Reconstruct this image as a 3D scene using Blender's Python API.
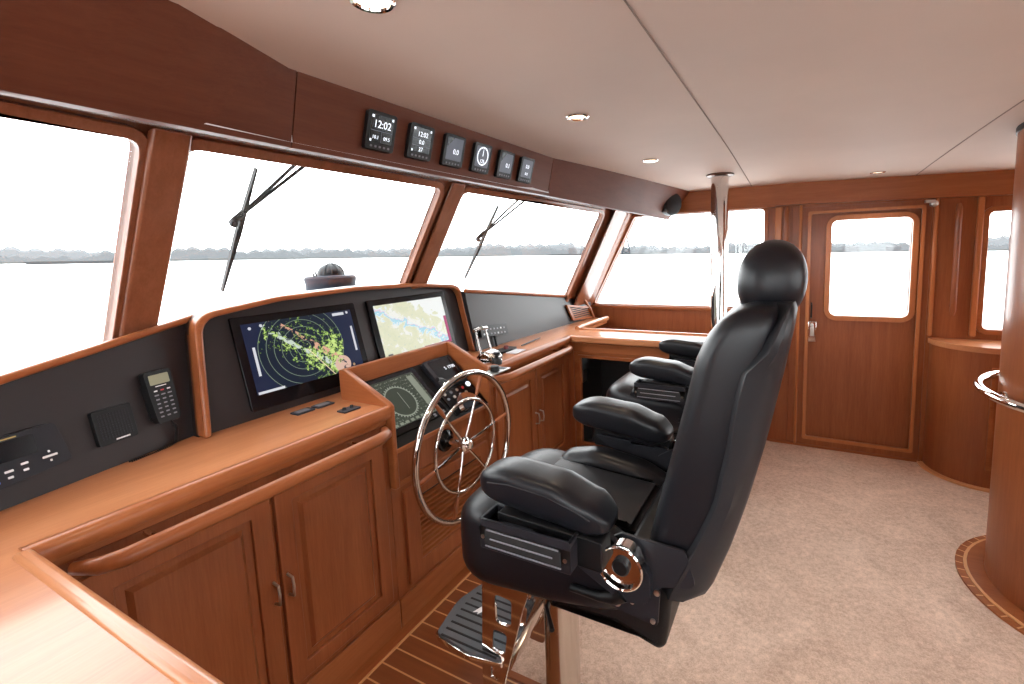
import bpy, bmesh, math, random
from math import sin, cos, pi, radians as rad, sqrt, atan2
from mathutils import Vector as V, Matrix as M4
from mathutils.geometry import tessellate_polygon
random.seed(7)
SC = bpy.context.scene
for o in list(bpy.data.objects): bpy.data.objects.remove(o)
COL = SC.collection

# ------------------------------------------------------------ camera, sky, exposure
EYE = V((0, 0, 1.55)); FPX, PCX, PCY = 463.1, 560.0, 306.0
yaw, pit, rol = rad(27.15), rad(6.5), rad(1.761)
FW = V((-sin(yaw)*cos(pit), cos(yaw)*cos(pit), -sin(pit)))
R0 = V((cos(yaw), sin(yaw), 0)); U0 = R0.cross(FW)
RT = R0*cos(rol) - U0*sin(rol); UP = U0*cos(rol) + R0*sin(rol)
cd = bpy.data.cameras.new('camera'); cam = bpy.data.objects.new('camera', cd); COL.objects.link(cam)
cd.sensor_width = 36; cd.sensor_fit = 'HORIZONTAL'; cd.lens = FPX*36/1024
cd.shift_x = (512-PCX)/1024; cd.shift_y = (PCY-342)/1024
cd.clip_start = .02; cd.clip_end = 9000
m = M4((RT, UP, -FW)).transposed().to_4x4(); m.translation = EYE; cam.matrix_world = m
SC.camera = cam
SC.view_settings.view_transform = 'Standard'; SC.view_settings.look = 'None'
SC.view_settings.exposure = 0.0; SC.view_settings.gamma = 1; SC.view_settings.use_curve_mapping = False
w = bpy.data.worlds.new('sky'); SC.world = w; w.use_nodes = True
bg = w.node_tree.nodes['Background']; bg.inputs[0].default_value = (.96, .98, 1, 1); bg.inputs[1].default_value = 10.0
SKY = bg
def ray(px, py): return FW*FPX + RT*(px-PCX) - UP*(py-PCY)
def at(px, py, ax, v):                       # where the line of sight through a pixel meets the plane axis = v
    d = ray(px, py); return EYE + d*((v-EYE[ax])/d[ax])
def atp(px, py, p, n):
    d = ray(px, py); return EYE + d*((V(p)-EYE).dot(n)/d.dot(n))

# ------------------------------------------------------------ materials
def mat(name):
    m = bpy.data.materials.new(name); m.use_nodes = True
    nt = m.node_tree; return m, nt, nt.nodes['Principled BSDF']
def N(nt, t, **k):
    n = nt.nodes.new(t)
    for a, b in k.items(): setattr(n, a, b)
    return n
def sset(n, **k):
    for a, b in k.items(): n.inputs[a.replace('_', ' ')].default_value = b
def plain(name, col, rough=.5, metal=0, coat=0, bump=0, bscale=300, spec=.5):
    m, nt, p = mat(name); p.inputs['Base Color'].default_value = (*col, 1)
    p.inputs['Roughness'].default_value = rough; p.inputs['Metallic'].default_value = metal
    p.inputs['Specular IOR Level'].default_value = spec
    if coat: p.inputs['Coat Weight'].default_value = coat; p.inputs['Coat Roughness'].default_value = .08
    if bump:
        tc = N(nt, 'ShaderNodeTexCoord'); no = N(nt, 'ShaderNodeTexNoise'); no.inputs['Scale'].default_value = bscale
        b = N(nt, 'ShaderNodeBump'); b.inputs['Strength'].default_value = bump; b.inputs['Distance'].default_value = .002
        nt.links.new(tc.outputs['Object'], no.inputs['Vector']); nt.links.new(no.outputs[0], b.inputs['Height']); nt.links.new(b.outputs[0], p.inputs['Normal'])
    return m
def wood(name, axis, c1, c2, rough=.32, coat=.10, scale=1.0):
    m, nt, p = mat(name)
    tc = N(nt, 'ShaderNodeTexCoord'); mp = N(nt, 'ShaderNodeMapping')
    s = [14*scale]*3; s[axis] = .9*scale; mp.inputs['Scale'].default_value = s
    nt.links.new(tc.outputs['Object'], mp.inputs[0])
    a = N(nt, 'ShaderNodeTexNoise'); sset(a, Scale=1.3, Detail=6, Roughness=.6, Distortion=.6)
    b = N(nt, 'ShaderNodeTexNoise'); sset(b, Scale=11, Detail=4, Roughness=.7)
    nt.links.new(mp.outputs[0], a.inputs['Vector']); nt.links.new(mp.outputs[0], b.inputs['Vector'])
    mx = N(nt, 'ShaderNodeMix'); mx.inputs[0].default_value = .4
    nt.links.new(a.outputs[0], mx.inputs[2]); nt.links.new(b.outputs[0], mx.inputs[3])
    r = N(nt, 'ShaderNodeValToRGB'); r.color_ramp.elements[0].position = .32; r.color_ramp.elements[1].position = .68
    r.color_ramp.elements[0].color = (*c2, 1); r.color_ramp.elements[1].color = (*c1, 1)
    nt.links.new(mx.outputs[0], r.inputs[0]); nt.links.new(r.outputs[0], p.inputs['Base Color'])
    p.inputs['Roughness'].default_value = rough; p.inputs['Coat Weight'].default_value = coat; p.inputs['Coat Roughness'].default_value = .12; p.inputs['Specular IOR Level'].default_value = .28
    return m
WC1, WC2 = (.37, .122, .042), (.25, .068, .021)
WX = wood('mahogany_fore_aft', 0, WC1, WC2); WY = wood('mahogany_athwart', 1, WC1, WC2); WZ = wood('mahogany_upright', 2, (.33, .105, .038), (.22, .058, .020))
TOPC1, TOPC2 = (.55, .235, .105), (.42, .155, .064)
TX = wood('countertop_fore_aft', 0, TOPC1, TOPC2, .30, .3); TY = wood('countertop_athwart', 1, TOPC1, TOPC2, .30, .3)
WW = wood('mahogany_dimmed_at_windows', 2, (.27, .095, .046), (.19, .06, .028), .26, .35)  # same mahogany; dimmer light and reflections at the windows put into its colour
MO = wood('moulding_mahogany', 2, (.50, .185, .065), (.40, .13, .045), .3, .15)
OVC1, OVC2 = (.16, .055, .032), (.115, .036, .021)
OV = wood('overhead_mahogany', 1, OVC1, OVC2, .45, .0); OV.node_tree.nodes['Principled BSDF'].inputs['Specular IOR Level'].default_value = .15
def teak(name):
    m, nt, p = mat(name)
    tc = N(nt, 'ShaderNodeTexCoord'); sp = N(nt, 'ShaderNodeSeparateXYZ'); nt.links.new(tc.outputs['Object'], sp.inputs[0])
    d = N(nt, 'ShaderNodeMath', operation='DIVIDE'); d.inputs[1].default_value = .072; nt.links.new(sp.outputs[1], d.inputs[0])
    f = N(nt, 'ShaderNodeMath', operation='FRACT'); nt.links.new(d.outputs[0], f.inputs[0])
    l = N(nt, 'ShaderNodeMath', operation='LESS_THAN'); l.inputs[1].default_value = .09; nt.links.new(f.outputs[0], l.inputs[0])
    mp = N(nt, 'ShaderNodeMapping'); mp.inputs['Scale'].default_value = (2, 18, 2); nt.links.new(tc.outputs['Object'], mp.inputs[0])
    no = N(nt, 'ShaderNodeTexNoise'); sset(no, Scale=2, Detail=5); nt.links.new(mp.outputs[0], no.inputs['Vector'])
    r = N(nt, 'ShaderNodeValToRGB'); r.color_ramp.elements[0].color = (.17, .048, .017, 1); r.color_ramp.elements[1].color = (.32, .10, .036, 1)
    nt.links.new(no.outputs[0], r.inputs[0])
    mx = N(nt, 'ShaderNodeMix', data_type='RGBA'); nt.links.new(l.outputs[0], mx.inputs[0]); nt.links.new(r.outputs[0], mx.inputs[6]); mx.inputs[7].default_value = (.72, .38, .17, 1)
    nt.links.new(mx.outputs[2], p.inputs['Base Color']); p.inputs['Roughness'].default_value = .32; p.inputs['Coat Weight'].default_value = .2
    return m
TEAK = teak('teak_and_holly')
HOLLY = plain('holly_inlay', (.68, .34, .15), .35)
def carpet():
    m, nt, p = mat('carpet_pile')
    tc = N(nt, 'ShaderNodeTexCoord')
    a = N(nt, 'ShaderNodeTexNoise'); sset(a, Scale=190, Detail=3, Roughness=.8); b = N(nt, 'ShaderNodeTexNoise'); sset(b, Scale=3.5, Detail=4, Distortion=1.2)
    c = N(nt, 'ShaderNodeTexNoise'); sset(c, Scale=45, Detail=2, Roughness=.7)
    for q in (a, b, c): nt.links.new(tc.outputs['Object'], q.inputs['Vector'])
    mx = N(nt, 'ShaderNodeMix'); mx.inputs[0].default_value = .38; nt.links.new(a.outputs[0], mx.inputs[2]); nt.links.new(b.outputs[0], mx.inputs[3])
    mx2 = N(nt, 'ShaderNodeMix'); mx2.inputs[0].default_value = .3; nt.links.new(mx.outputs[0], mx2.inputs[2]); nt.links.new(c.outputs[0], mx2.inputs[3])
    r = N(nt, 'ShaderNodeValToRGB'); r.color_ramp.elements[0].position = .36; r.color_ramp.elements[1].position = .64
    r.color_ramp.elements[0].color = (.42, .28, .205, 1); r.color_ramp.elements[1].color = (.82, .62, .49, 1)
    nt.links.new(mx2.outputs[0], r.inputs[0]); nt.links.new(r.outputs[0], p.inputs['Base Color'])
    bp = N(nt, 'ShaderNodeBump'); sset(bp, Strength=.6, Distance=.006); nt.links.new(mx2.outputs[0], bp.inputs['Height']); nt.links.new(bp.outputs[0], p.inputs['Normal'])
    p.inputs['Roughness'].default_value = 1; p.inputs['Specular IOR Level'].default_value = .05; p.inputs['Sheen Weight'].default_value = .2
    return m
CARPET = carpet()
def ceilmat():
    m, nt, p = mat('ceiling_vinyl')
    tc = N(nt, 'ShaderNodeTexCoord'); a = N(nt, 'ShaderNodeTexNoise'); sset(a, Scale=1.7, Detail=4)
    nt.links.new(tc.outputs['Object'], a.inputs['Vector'])
    r = N(nt, 'ShaderNodeValToRGB'); r.color_ramp.elements[0].position = .3; r.color_ramp.elements[1].position = .7
    r.color_ramp.elements[0].color = (.58, .465, .40, 1); r.color_ramp.elements[1].color = (.64, .52, .445, 1)
    nt.links.new(a.outputs[0], r.inputs[0]); nt.links.new(r.outputs[0], p.inputs['Base Color']); p.inputs['Roughness'].default_value = .7
    return m
CEIL = ceilmat()
def leather(name, col=(.0065, .0065, .009), rough=.36):
    m, nt, p = mat(name); p.inputs['Base Color'].default_value = (*col, 1)
    p.inputs['Roughness'].default_value = rough; p.inputs['Specular IOR Level'].default_value = .31
    tc = N(nt, 'ShaderNodeTexCoord'); v = N(nt, 'ShaderNodeTexVoronoi'); v.inputs['Scale'].default_value = 420
    b = N(nt, 'ShaderNodeBump'); sset(b, Strength=.12, Distance=.001)
    nt.links.new(tc.outputs['Object'], v.inputs['Vector']); nt.links.new(v.outputs[0], b.inputs['Height']); nt.links.new(b.outputs[0], p.inputs['Normal'])
    return m
LEA = leather('black_leather'); LEA2 = leather('black_leather_shell', (.014, .014, .017), .42)
FASC = plain('charcoal_fascia', (.021, .016, .017), .40, spec=.45, bump=.05, bscale=500)
BLK = plain('black_plastic', (.006, .006, .007), .4, spec=.3); BLKM = plain('matt_black', (.008, .008, .009), .7)
GREYP = plain('dark_grey_metal', (.018, .018, .023), .42, .2, spec=.35); SLATE = plain('slate_blue_housing', (.02, .024, .036), .5, spec=.3)
CHR = plain('polished_steel', (.82, .80, .78), .06, 1); WCHR = plain('polished_steel_tube', (.60, .56, .53), .09, 1); SCHR = plain('satin_chrome', (.38, .36, .35), .2, 1); STEEL = plain('brushed_steel', (.55, .53, .5), .28, 1)
WHT = plain('white_paint', (.85, .84, .86), .12, coat=.6); PRINT = plain('white_print', (.75, .75, .78), .5)
GLOSSB = plain('black_glass', (.004, .004, .006), .18, spec=.3); GREYK = plain('grey_key', (.2, .2, .23), .5)
REDK = plain('red_key', (.5, .02, .03), .5); BLUEK = plain('blue_key', (.08, .16, .7), .4); SEAM = plain('joint_seal', (.25, .19, .16), .8)
GRIP = plain('grey_rubber', (.09, .1, .115), .55); RUB = plain('black_rubber', (.01, .01, .012), .6)
def emis(name, col, s):
    m, nt, p = mat(name); p.inputs['Base Color'].default_value = (0, 0, 0, 1)
    p.inputs['Emission Color'].default_value = (*col, 1); p.inputs['Emission Strength'].default_value = s; return m
LCD = emis('lit_digits', (.9, .93, 1), 1.6); LCDG = emis('lit_grey_face', (.35, .37, .45), .32); LAMP = emis('lamp_glow', (1, .82, .58), 2.6)
LCDY = plain('pale_lcd', (.3, .31, .2), .3); BAR = emis('lit_bar', (.75, .76, .8), .9); GRNB = emis('lit_green_bar', (.42, .47, .36), .5)
def glass():
    m, nt, p = mat('window_glass'); out = nt.nodes['Material Output']
    t = N(nt, 'ShaderNodeBsdfTransparent'); t.inputs[0].default_value = (.97, .98, .975, 1); g = N(nt, 'ShaderNodeBsdfGlossy'); g.inputs['Roughness'].default_value = .01
    fr = N(nt, 'ShaderNodeLayerWeight'); fr.inputs[0].default_value = .5; pw = N(nt, 'ShaderNodeMath', operation='POWER'); pw.inputs[1].default_value = 5; ma = N(nt, 'ShaderNodeMath', operation='MULTIPLY_ADD'); ma.inputs[1].default_value = .6; ma.inputs[2].default_value = .035; mx = N(nt, 'ShaderNodeMixShader')
    nt.links.new(fr.outputs['Facing'], pw.inputs[0]); nt.links.new(pw.outputs[0], ma.inputs[0]); nt.links.new(ma.outputs[0], mx.inputs[0]); nt.links.new(t.outputs[0], mx.inputs[1]); nt.links.new(g.outputs[0], mx.inputs[2]); nt.links.new(mx.outputs[0], out.inputs[0])
    return m
GLASS = glass()

# ------------------------------------------------------------ mesh helpers
def B(): return bmesh.new()
def box(bm, lo, hi):
    lo, hi = V(lo), V(hi)
    vs = [bm.verts.new((x, y, z)) for x in (lo.x, hi.x) for y in (lo.y, hi.y) for z in (lo.z, hi.z)]
    for f in ((0, 1, 3, 2), (4, 6, 7, 5), (0, 4, 5, 1), (2, 3, 7, 6), (0, 2, 6, 4), (1, 5, 7, 3)): bm.faces.new([vs[i] for i in f])
    return bm
def obox(bm, o, u, v, n, a, b, c0, c1):                   # box on a frame: a, b are (min,max) along u, v; c0..c1 along n
    o, u, v, n = V(o), V(u), V(v), V(n); vs = []
    for x in a:
        for y in b:
            for z in (c0, c1): vs.append(bm.verts.new(o+u*x+v*y+n*z))
    for f in ((0, 1, 3, 2), (4, 6, 7, 5), (0, 4, 5, 1), (2, 3, 7, 6), (0, 2, 6, 4), (1, 5, 7, 3)): bm.faces.new([vs[i] for i in f])
    return bm
def hexa(bm, bot, top):                                    # two quads
    a = [bm.verts.new(p) for p in bot]; b = [bm.verts.new(p) for p in top]; n = len(a)
    bm.faces.new(a[::-1]); bm.faces.new(b)
    for i in range(n): bm.faces.new((a[i], a[(i+1) % n], b[(i+1) % n], b[i]))
    return bm
def prism(bm, P, outer, holes=(), t0=0, t1=.01):           # P(a,b,t) -> point; polygon with holes, thickness t0..t1
    loops = [list(outer)]+[list(h) for h in holes]
    tri = tessellate_polygon([[V((a, b, 0)) for a, b in l] for l in loops])
    flat = [p for l in loops for p in l]
    A = [bm.verts.new(P(a, b, t0)) for a, b in flat]; C = [bm.verts.new(P(a, b, t1)) for a, b in flat]
    for t in tri:
        try: bm.faces.new([A[i] for i in t]); bm.faces.new([C[i] for i in reversed(t)])
        except ValueError: pass
    k = 0
    for l in loops:
        n = len(l)
        for i in range(n):
            j = (i+1) % n
            try: bm.faces.new((A[k+i], A[k+j], C[k+j], C[k+i]))
            except ValueError: pass
        k += n
    return bm
def PX(x): return lambda a, b, t: V((x+t, a, b))           # plane of constant x: a=y b=z
def PY(y): return lambda a, b, t: V((a, y+t, b))
def PZ(z): return lambda a, b, t: V((a, b, z+t))
def PF(o, u, v):
    o, u, v = V(o), V(u).normalized(), V(v).normalized(); n = u.cross(v).normalized()
    return lambda a, b, t: o+u*a+v*b+n*t
def rrect(a0, b0, a1, b1, r, k=5):
    pts = []
    for cx, cy, s in ((a1-r, b1-r, 0), (a0+r, b1-r, 90), (a0+r, b0+r, 180), (a1-r, b0+r, 270)):
        for i in range(k+1):
            t = rad(s+90*i/k); pts.append((cx+r*cos(t), cy+r*sin(t)))
    return pts
def rpoly(pts, r, k=5):                                    # polygon with rounded corners; r scalar or list
    out = []; n = len(pts)
    for i in range(n):
        p0, p, p2 = (V((*pts[j % n][:2], 0)) for j in (i-1, i, i+1)); rr = r[i] if isinstance(r, (list, tuple)) else r
        a, b = (p0-p), (p2-p); la, lb = a.length, b.length; a.normalize(); b.normalize()
        ang = a.angle(b, pi)
        if rr <= 0 or ang > 3.1: out.append((p.x, p.y)); continue
        d = min(rr/math.tan(ang/2), la*.48, lb*.48)
        A, C = p+a*d, p+b*d
        for j in range(k+1):
            t = j/k; q = A*(1-t)**2+p*2*t*(1-t)+C*t*t; out.append((q.x, q.y))
    return out
def tube(bm, path, r, seg=12, closed=False, cap=True):
    path = [V(p) for p in path]; n = len(path); rings = []; up = None
    rs = r if isinstance(r, (list, tuple)) else [r]*n
    for i, p in enumerate(path):
        if closed: t = path[(i+1) % n]-path[i-1]
        else: t = path[min(i+1, n-1)]-path[max(i-1, 0)]
        t.normalize()
        if up is None: up = V((0, 0, 1)) if abs(t.z) < .9 else V((1, 0, 0))
        s = t.cross(up).normalized(); up = s.cross(t).normalized()
        rings.append([bm.verts.new(p+(s*cos(2*pi*k/seg)+up*sin(2*pi*k/seg))*rs[i]) for k in range(seg)])
    m = n if closed else n-1
    for i in range(m):
        a, b = rings[i], rings[(i+1) % n]
        if closed and i == n-1:
            off = min(range(seg), key=lambda q: (a[0].co-b[q].co).length); b = b[off:]+b[:off]
        for k in range(seg): bm.faces.new((a[k], a[(k+1) % seg], b[(k+1) % seg], b[k]))
    if cap and not closed: bm.faces.new(rings[0][::-1]); bm.faces.new(rings[-1])
    return bm
def lathe(bm, c, axis, prof, seg=32):                      # prof: list of (radius, height along axis)
    c, ax = V(c), V(axis).normalized(); s = ax.cross(V((0, 0, 1)) if abs(ax.z) < .9 else V((1, 0, 0))).normalized(); t = ax.cross(s)
    rings = []
    for r, h in prof:
        if r < 1e-6: rings.append([bm.verts.new(c+ax*h)])
        else: rings.append([bm.verts.new(c+ax*h+(s*cos(2*pi*k/seg)+t*sin(2*pi*k/seg))*r) for k in range(seg)])
    for a, b in zip(rings, rings[1:]):
        for k in range(seg):
            j = (k+1) % seg
            if len(a) == 1 and len(b) == 1: continue
            if len(a) == 1: bm.faces.new((a[0], b[k], b[j]))
            elif len(b) == 1: bm.faces.new((a[k], a[j], b[0]))
            else: bm.faces.new((a[k], a[j], b[j], b[k]))
    if len(rings[0]) > 1: bm.faces.new(rings[0][::-1])
    if len(rings[-1]) > 1: bm.faces.new(rings[-1])
    return bm
def chaikin(o, it=3):
    for _ in range(it):
        q = []
        for i in range(len(o)):
            a, b = V((*o[i][:2], 0)), V((*o[(i+1) % len(o)][:2], 0)); q += [tuple(a.lerp(b, .25)[:2]), tuple(a.lerp(b, .75)[:2])]
        o = q
    return o
def pad(bm, P, outline, t0, t1, r, n=6, soft=None):                   # upholstered pad: outline swept t0..t1, ends rounded in by r
    outline = chaikin(outline); m = len(outline); c = V((sum(p[0] for p in outline)/m, sum(p[1] for p in outline)/m, 0))
    pts = [V((*p[:2], 0)) for p in outline]; nor = []
    area = sum(pts[i].x*pts[(i+1) % m].y-pts[(i+1) % m].x*pts[i].y for i in range(m))
    sg = 1 if area > 0 else -1
    for i in range(m):
        d = pts[(i+1) % m]-pts[i-1]; nor.append(V((d.y, -d.x, 0)).normalized()*sg)
    lv = []
    for i in range(n+1):
        a = pi/2*i/n; lv.append((t0+r*(1-cos(a)) if False else t0+r*(1-sin(a)), r*(1-cos(a))))
    lv = lv[::-1] + [(t1-(q-t0), ins) for q, ins in lv]
    rings = []
    for t, ins in sorted(lv, key=lambda q: q[0]):
        rings.append([bm.verts.new(P(pts[i].x-nor[i].x*ins, pts[i].y-nor[i].y*ins, t) if soft is None else P(*(c.lerp(pts[i], 1-ins*soft)[:2]), t)) for i in range(m)])
    for a, b in zip(rings, rings[1:]):
        for k in range(m): bm.faces.new((a[k], a[(k+1) % m], b[(k+1) % m], b[k]))
    for rg, tt in ((rings[0], t0), (rings[-1], t1)):
        q = [bm.verts.new(P(pts[i].x-nor[i].x*(r+.006), pts[i].y-nor[i].y*(r+.006), tt)) for i in range(m)] if soft is None else [bm.verts.new(P(*(c.lerp(pts[i], 1-r*soft-.02)[:2]), tt)) for i in range(m)]
        for k in range(m): bm.faces.new((rg[k], rg[(k+1) % m], q[(k+1) % m], q[k]))
        bm.faces.new(q)
    return bm
def sweep(bm, stations, hw, y0, e=.62, k=36, m=22):      # soft bar along X: stations (x, z low, z high)
    x0, x1 = stations[0][0], stations[-1][0]; rings = []
    def at_(x):
        for (a, l0, h0), (b, l1, h1) in zip(stations, stations[1:]):
            if x <= b: f = (x-a)/(b-a); f = f*f*(3-2*f); return l0+(l1-l0)*f, h0+(h1-h0)*f
        return stations[-1][1:]
    for i in range(m+1):
        u = -cos(pi*i/m); x = (x0+x1)/2+(x1-x0)/2*u; lo, hi = at_(x); s = (1-abs(u)**6)**(1/2.6); zc2 = (lo+hi)/2
        if s < .01: rings.append([bm.verts.new((x, y0, zc2))]); continue
        rings.append([bm.verts.new((x, y0+hw*s**.8*math.copysign(abs(cos(t))**e, cos(t)), zc2+(hi-lo)/2*s*math.copysign(abs(sin(t))**e, sin(t)))) for t in [2*pi*j/k for j in range(k)]])
    for a, b in zip(rings, rings[1:]):
        for j in range(k):
            if len(a) == 1: bm.faces.new((a[0], b[j], b[(j+1) % k]))
            elif len(b) == 1: bm.faces.new((a[j], a[(j+1) % k], b[0]))
            else: bm.faces.new((a[j], a[(j+1) % k], b[(j+1) % k], b[j]))
    return bm
def glyphs(s, size, P, depth=.0006, align='CENTER'):       # lettering as mesh on a frame P
    cu = bpy.data.curves.new('lettering', 'FONT'); cu.body = s; cu.size = size; cu.align_x = align; cu.align_y = 'CENTER'; cu.extrude = depth/2; cu.resolution_u = 3
    o = bpy.data.objects.new('lettering', cu); COL.objects.link(o); dg = bpy.context.evaluated_depsgraph_get()
    me = bpy.data.meshes.new_from_object(o.evaluated_get(dg)); bm = B(); bm.from_mesh(me)
    for v in bm.verts: v.co = P(v.co.x, v.co.y, v.co.z+depth/2)
    bpy.data.objects.remove(o); bpy.data.curves.remove(cu); bpy.data.meshes.remove(me); return bm

def wloc(o):
    p = V((0, 0, 0))
    while o: p += o.location; o = o.parent
    return p
def obj(name, bm, mt, parent=None, bevel=0, bseg=2, smooth=38, loc=None):
    bmesh.ops.remove_doubles(bm, verts=bm.verts, dist=1e-5)
    bmesh.ops.recalc_face_normals(bm, faces=bm.faces)
    for f in bm.faces: f.smooth = True
    for e in bm.edges: e.smooth = not (len(e.link_faces) == 2 and e.calc_face_angle(0) > rad(smooth))
    if parent is None and loc is None:
        xs = [v.co for v in bm.verts]
        loc = V(((min(v.x for v in xs)+max(v.x for v in xs))/2, (min(v.y for v in xs)+max(v.y for v in xs))/2, min(v.z for v in xs)))
    off = wloc(parent) if parent else V(loc)
    for v in bm.verts: v.co -= off
    me = bpy.data.meshes.new(name); bm.to_mesh(me); bm.free()
    o = bpy.data.objects.new(name, me); COL.objects.link(o)
    for q in (mt if isinstance(mt, (list, tuple)) else [mt]): me.materials.append(q)
    if parent: o.parent = parent
    else: o.location = loc
    if bevel:
        b = o.modifiers.new('bevel', 'BEVEL'); b.width = bevel; b.segments = bseg; b.limit_method = 'ANGLE'; b.angle_limit = rad(35)
        b.harden_normals = False
    return o
def thing(name, label, cat, loc, group=None, kind=None):
    o = bpy.data.objects.new(name, None); COL.objects.link(o); o.location = loc; o.empty_display_size = .05
    return tag(o, label, cat, group, kind)
def tag(o, label=None, cat=None, group=None, kind=None):
    if label: o['label'] = label
    if cat: o['category'] = cat
    if group: o['group'] = group
    if kind: o['kind'] = kind
    return o
def struct(name, bm, mt, label=None, **k):
    o = obj(name, bm, mt, **k); o['kind'] = 'structure'
    if label: o['label'] = label
    return o
def dup(root, off, label):
    def cp(o, par):
        c = o.copy(); COL.objects.link(c); c.parent = par
        for ch in o.children: cp(ch, c)
        return c
    r = cp(root, None); r.location = root.location+V(off); r['label'] = label; return r

# ------------------------------------------------------------ the shell of the wheelhouse
YS, YP, XA = 3.93, -1.0, 3.0                              # starboard wall, port wall, aft wall
YC = 1.54
def zc(x, y): return 2.05-.04*max(0, (abs(y-YC)-.7)/1.7)**1.5-.028*max(0, x)
bm = B(); box(bm, (-1.44, YP, -.06), (XA, YS, 0)); struct('floor', bm, CARPET, 'beige carpet')
# ceiling with a slight camber
bm = B(); xs = [-2.0+.25*i for i in range(21)]; ys = [YP+(YS-YP)*i/24 for i in range(25)]
g = [[bm.verts.new((x, y, zc(x, y))) for y in ys] for x in xs]; g2 = [[bm.verts.new((x, y, zc(x, y)+.05)) for y in ys] for x in xs]
for i in range(20):
    for j in range(24):
        bm.faces.new((g[i][j], g[i+1][j], g[i+1][j+1], g[i][j+1])); bm.faces.new((g2[i][j], g2[i+1][j], g2[i+1][j+1], g2[i][j+1]))
struct('ceiling', bm, CEIL, 'beige padded ceiling')
for sx in (-.32, .69, 1.7):
    bm = B(); tube(bm, [(sx, YP+.02+(YS-YP-.04)*i/24, zc(sx, YP+(YS-YP)*i/24)-.0005) for i in range(25)], .0025, 6)
    struct('trim_1', bm, SEAM)
# teak strip along the helm and under the helm chairs
bm = B(); prism(bm, PZ(.001), [(-1.385, .30), (-.58, .30), (-.58, 1.27), (-.98, 1.27), (-.98, 2.15), (-.60, 2.15), (-.60, 2.60), (-.98, 2.60), (-.98, 2.92), (-1.385, 2.92)], t1=.006)
struct('floor', bm, TEAK, 'teak and holly floor strip by the helm')
bm = B(); prism(bm, PZ(.001), [(-1.435, .30), (-1.392, .30), (-1.392, 2.92), (-1.435, 2.92)], t1=.012); struct('baseboard_front', bm, WY)
bm = B(); prism(bm, PZ(.001), [(-1.392, .30), (-1.382, .30), (-1.382, 2.92), (-1.392, 2.92)], t1=.009); struct('baseboard_front', bm, HOLLY)
bm = B(); prism(bm, PZ(.001), [(-.585, 1.265), (-.585, .30), (-.56, .30), (-.56, 1.29), (-.965, 1.29), (-.965, 2.13), (-.985, 2.13), (-.985, 1.265)], t1=.009); struct('trim_2', bm, WX, 'wooden edge between teak and carpet')

# --- starboard wall, seen face on
P = PY(YS)
wf = rpoly([(-1.66, 1.08), (-.23, 1.08), (-.23, 1.84), (-1.26, 1.84)], [.03, .035, .035, .03])
wr = rrect(1.09, .97, 2.3, 1.73, .03)
door = [(.03, .0), (.80, .0), (.80, 1.83), (.03, 1.83)]
outer = [(-2.42, 0), (.03, 0), (.03, 1.83), (.80, 1.83), (.80, 0), (XA, 0), (XA, 2.05), (-1.22, 2.05)]
bm = B(); prism(bm, P, outer, [wf, wr], 0, .06); struct('wall_starboard', bm, WZ)
def wframe(parent, P, hole, wdt=.03, t0=-.018, t1=.03, mt=WX, name='window_frame'):
    n = len(hole); pts = [V((*p, 0)) for p in hole]; area = sum(pts[i].x*pts[(i+1) % n].y-pts[(i+1) % n].x*pts[i].y for i in range(n)); sg = 1 if area > 0 else -1
    o = []
    for i in range(n):
        d = (pts[(i+1) % n]-pts[i]); e = (pts[i]-pts[i-1])
        d = (d.normalized()+e.normalized()); o.append((pts[i].x+d.normalized().y*sg*wdt, pts[i].y-d.normalized().x*sg*wdt))
    ins = [(pts[i].x, pts[i].y) for i in range(n)]
    bm = B(); prism(bm, P, o, [ins], t0, t1); return obj(name, bm, mt, parent, bevel=.006)
def pane(parent, P, hole, t=.035, name='pane', mt=None):
    bm = B(); prism(bm, P, hole, t0=t, t1=t+.006); return obj(name, bm, mt or GLASS, parent)
w1 = thing('window_4', None, None, (-.9, YS, 1.08), kind='structure'); wframe(w1, P, wf); pane(w1, P, wf)
w2 = thing('window_5', None, None, (1.6, YS, .97), kind='structure'); wframe(w2, P, wr, .035); pane(w2, P, wr)
# header beam along the starboard side
bm = B(); X0 = -1.0
for k in range(16): pass
xs = [-1.05+.27*i for i in range(16)]
va = []
for x in xs: va.append([bm.verts.new((x, YS-.04, 1.855-.012*max(0, x)*2)), bm.verts.new((x, YS-.04, zc(x, YS)+.01)), bm.verts.new((x, YS+.02, zc(x, YS)+.01)), bm.verts.new((x, YS+.02, 1.855-.024*max(0, x)))])
for a, b in zip(va, va[1:]):
    for k in range(4): bm.faces.new((a[k], a[(k+1) % 4], b[(k+1) % 4], b[k]))
bm.faces.new(va[0][::-1]); bm.faces.new(va[-1]); struct('trim_3', bm, WX, 'wooden header beam along the ceiling', bevel=.004)
bm = B(); box(bm, (-1.0, YS-.052, 1.845), (-.15, YS-.001, 1.862)); struct('trim_4', bm, WX, bevel=.004)
# sill strip under the starboard window and stepped wood mouldings
bm = B(); box(bm, (-1.75, YS-.045, 1.045), (-.17, YS+.01, 1.072)); struct('trim_5', bm, WX, bevel=.008)
for (a, b, c, d) in ((-.155, -.105, .965, 1.845), (.008, .028, 0.02, 1.85), (.805, .830, .915, 1.84), (1.025, 1.06, .92, 1.83)):
    bm = B(); box(bm, (a, YS-.028, c), (b, YS-.001, d)); struct('trim_6', bm, MO, bevel=.008)
bm = B(); box(bm, (-.04, YS-.016, .03), (.03, YS-.001, 1.84)); struct('trim_7', bm, WZ, bevel=.004)
bm = B(); box(bm, (-.16, YS-.012, 0), (.81, YS-.001, .02)); struct('baseboard_starboard', bm, WX, bevel=.003)
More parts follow.
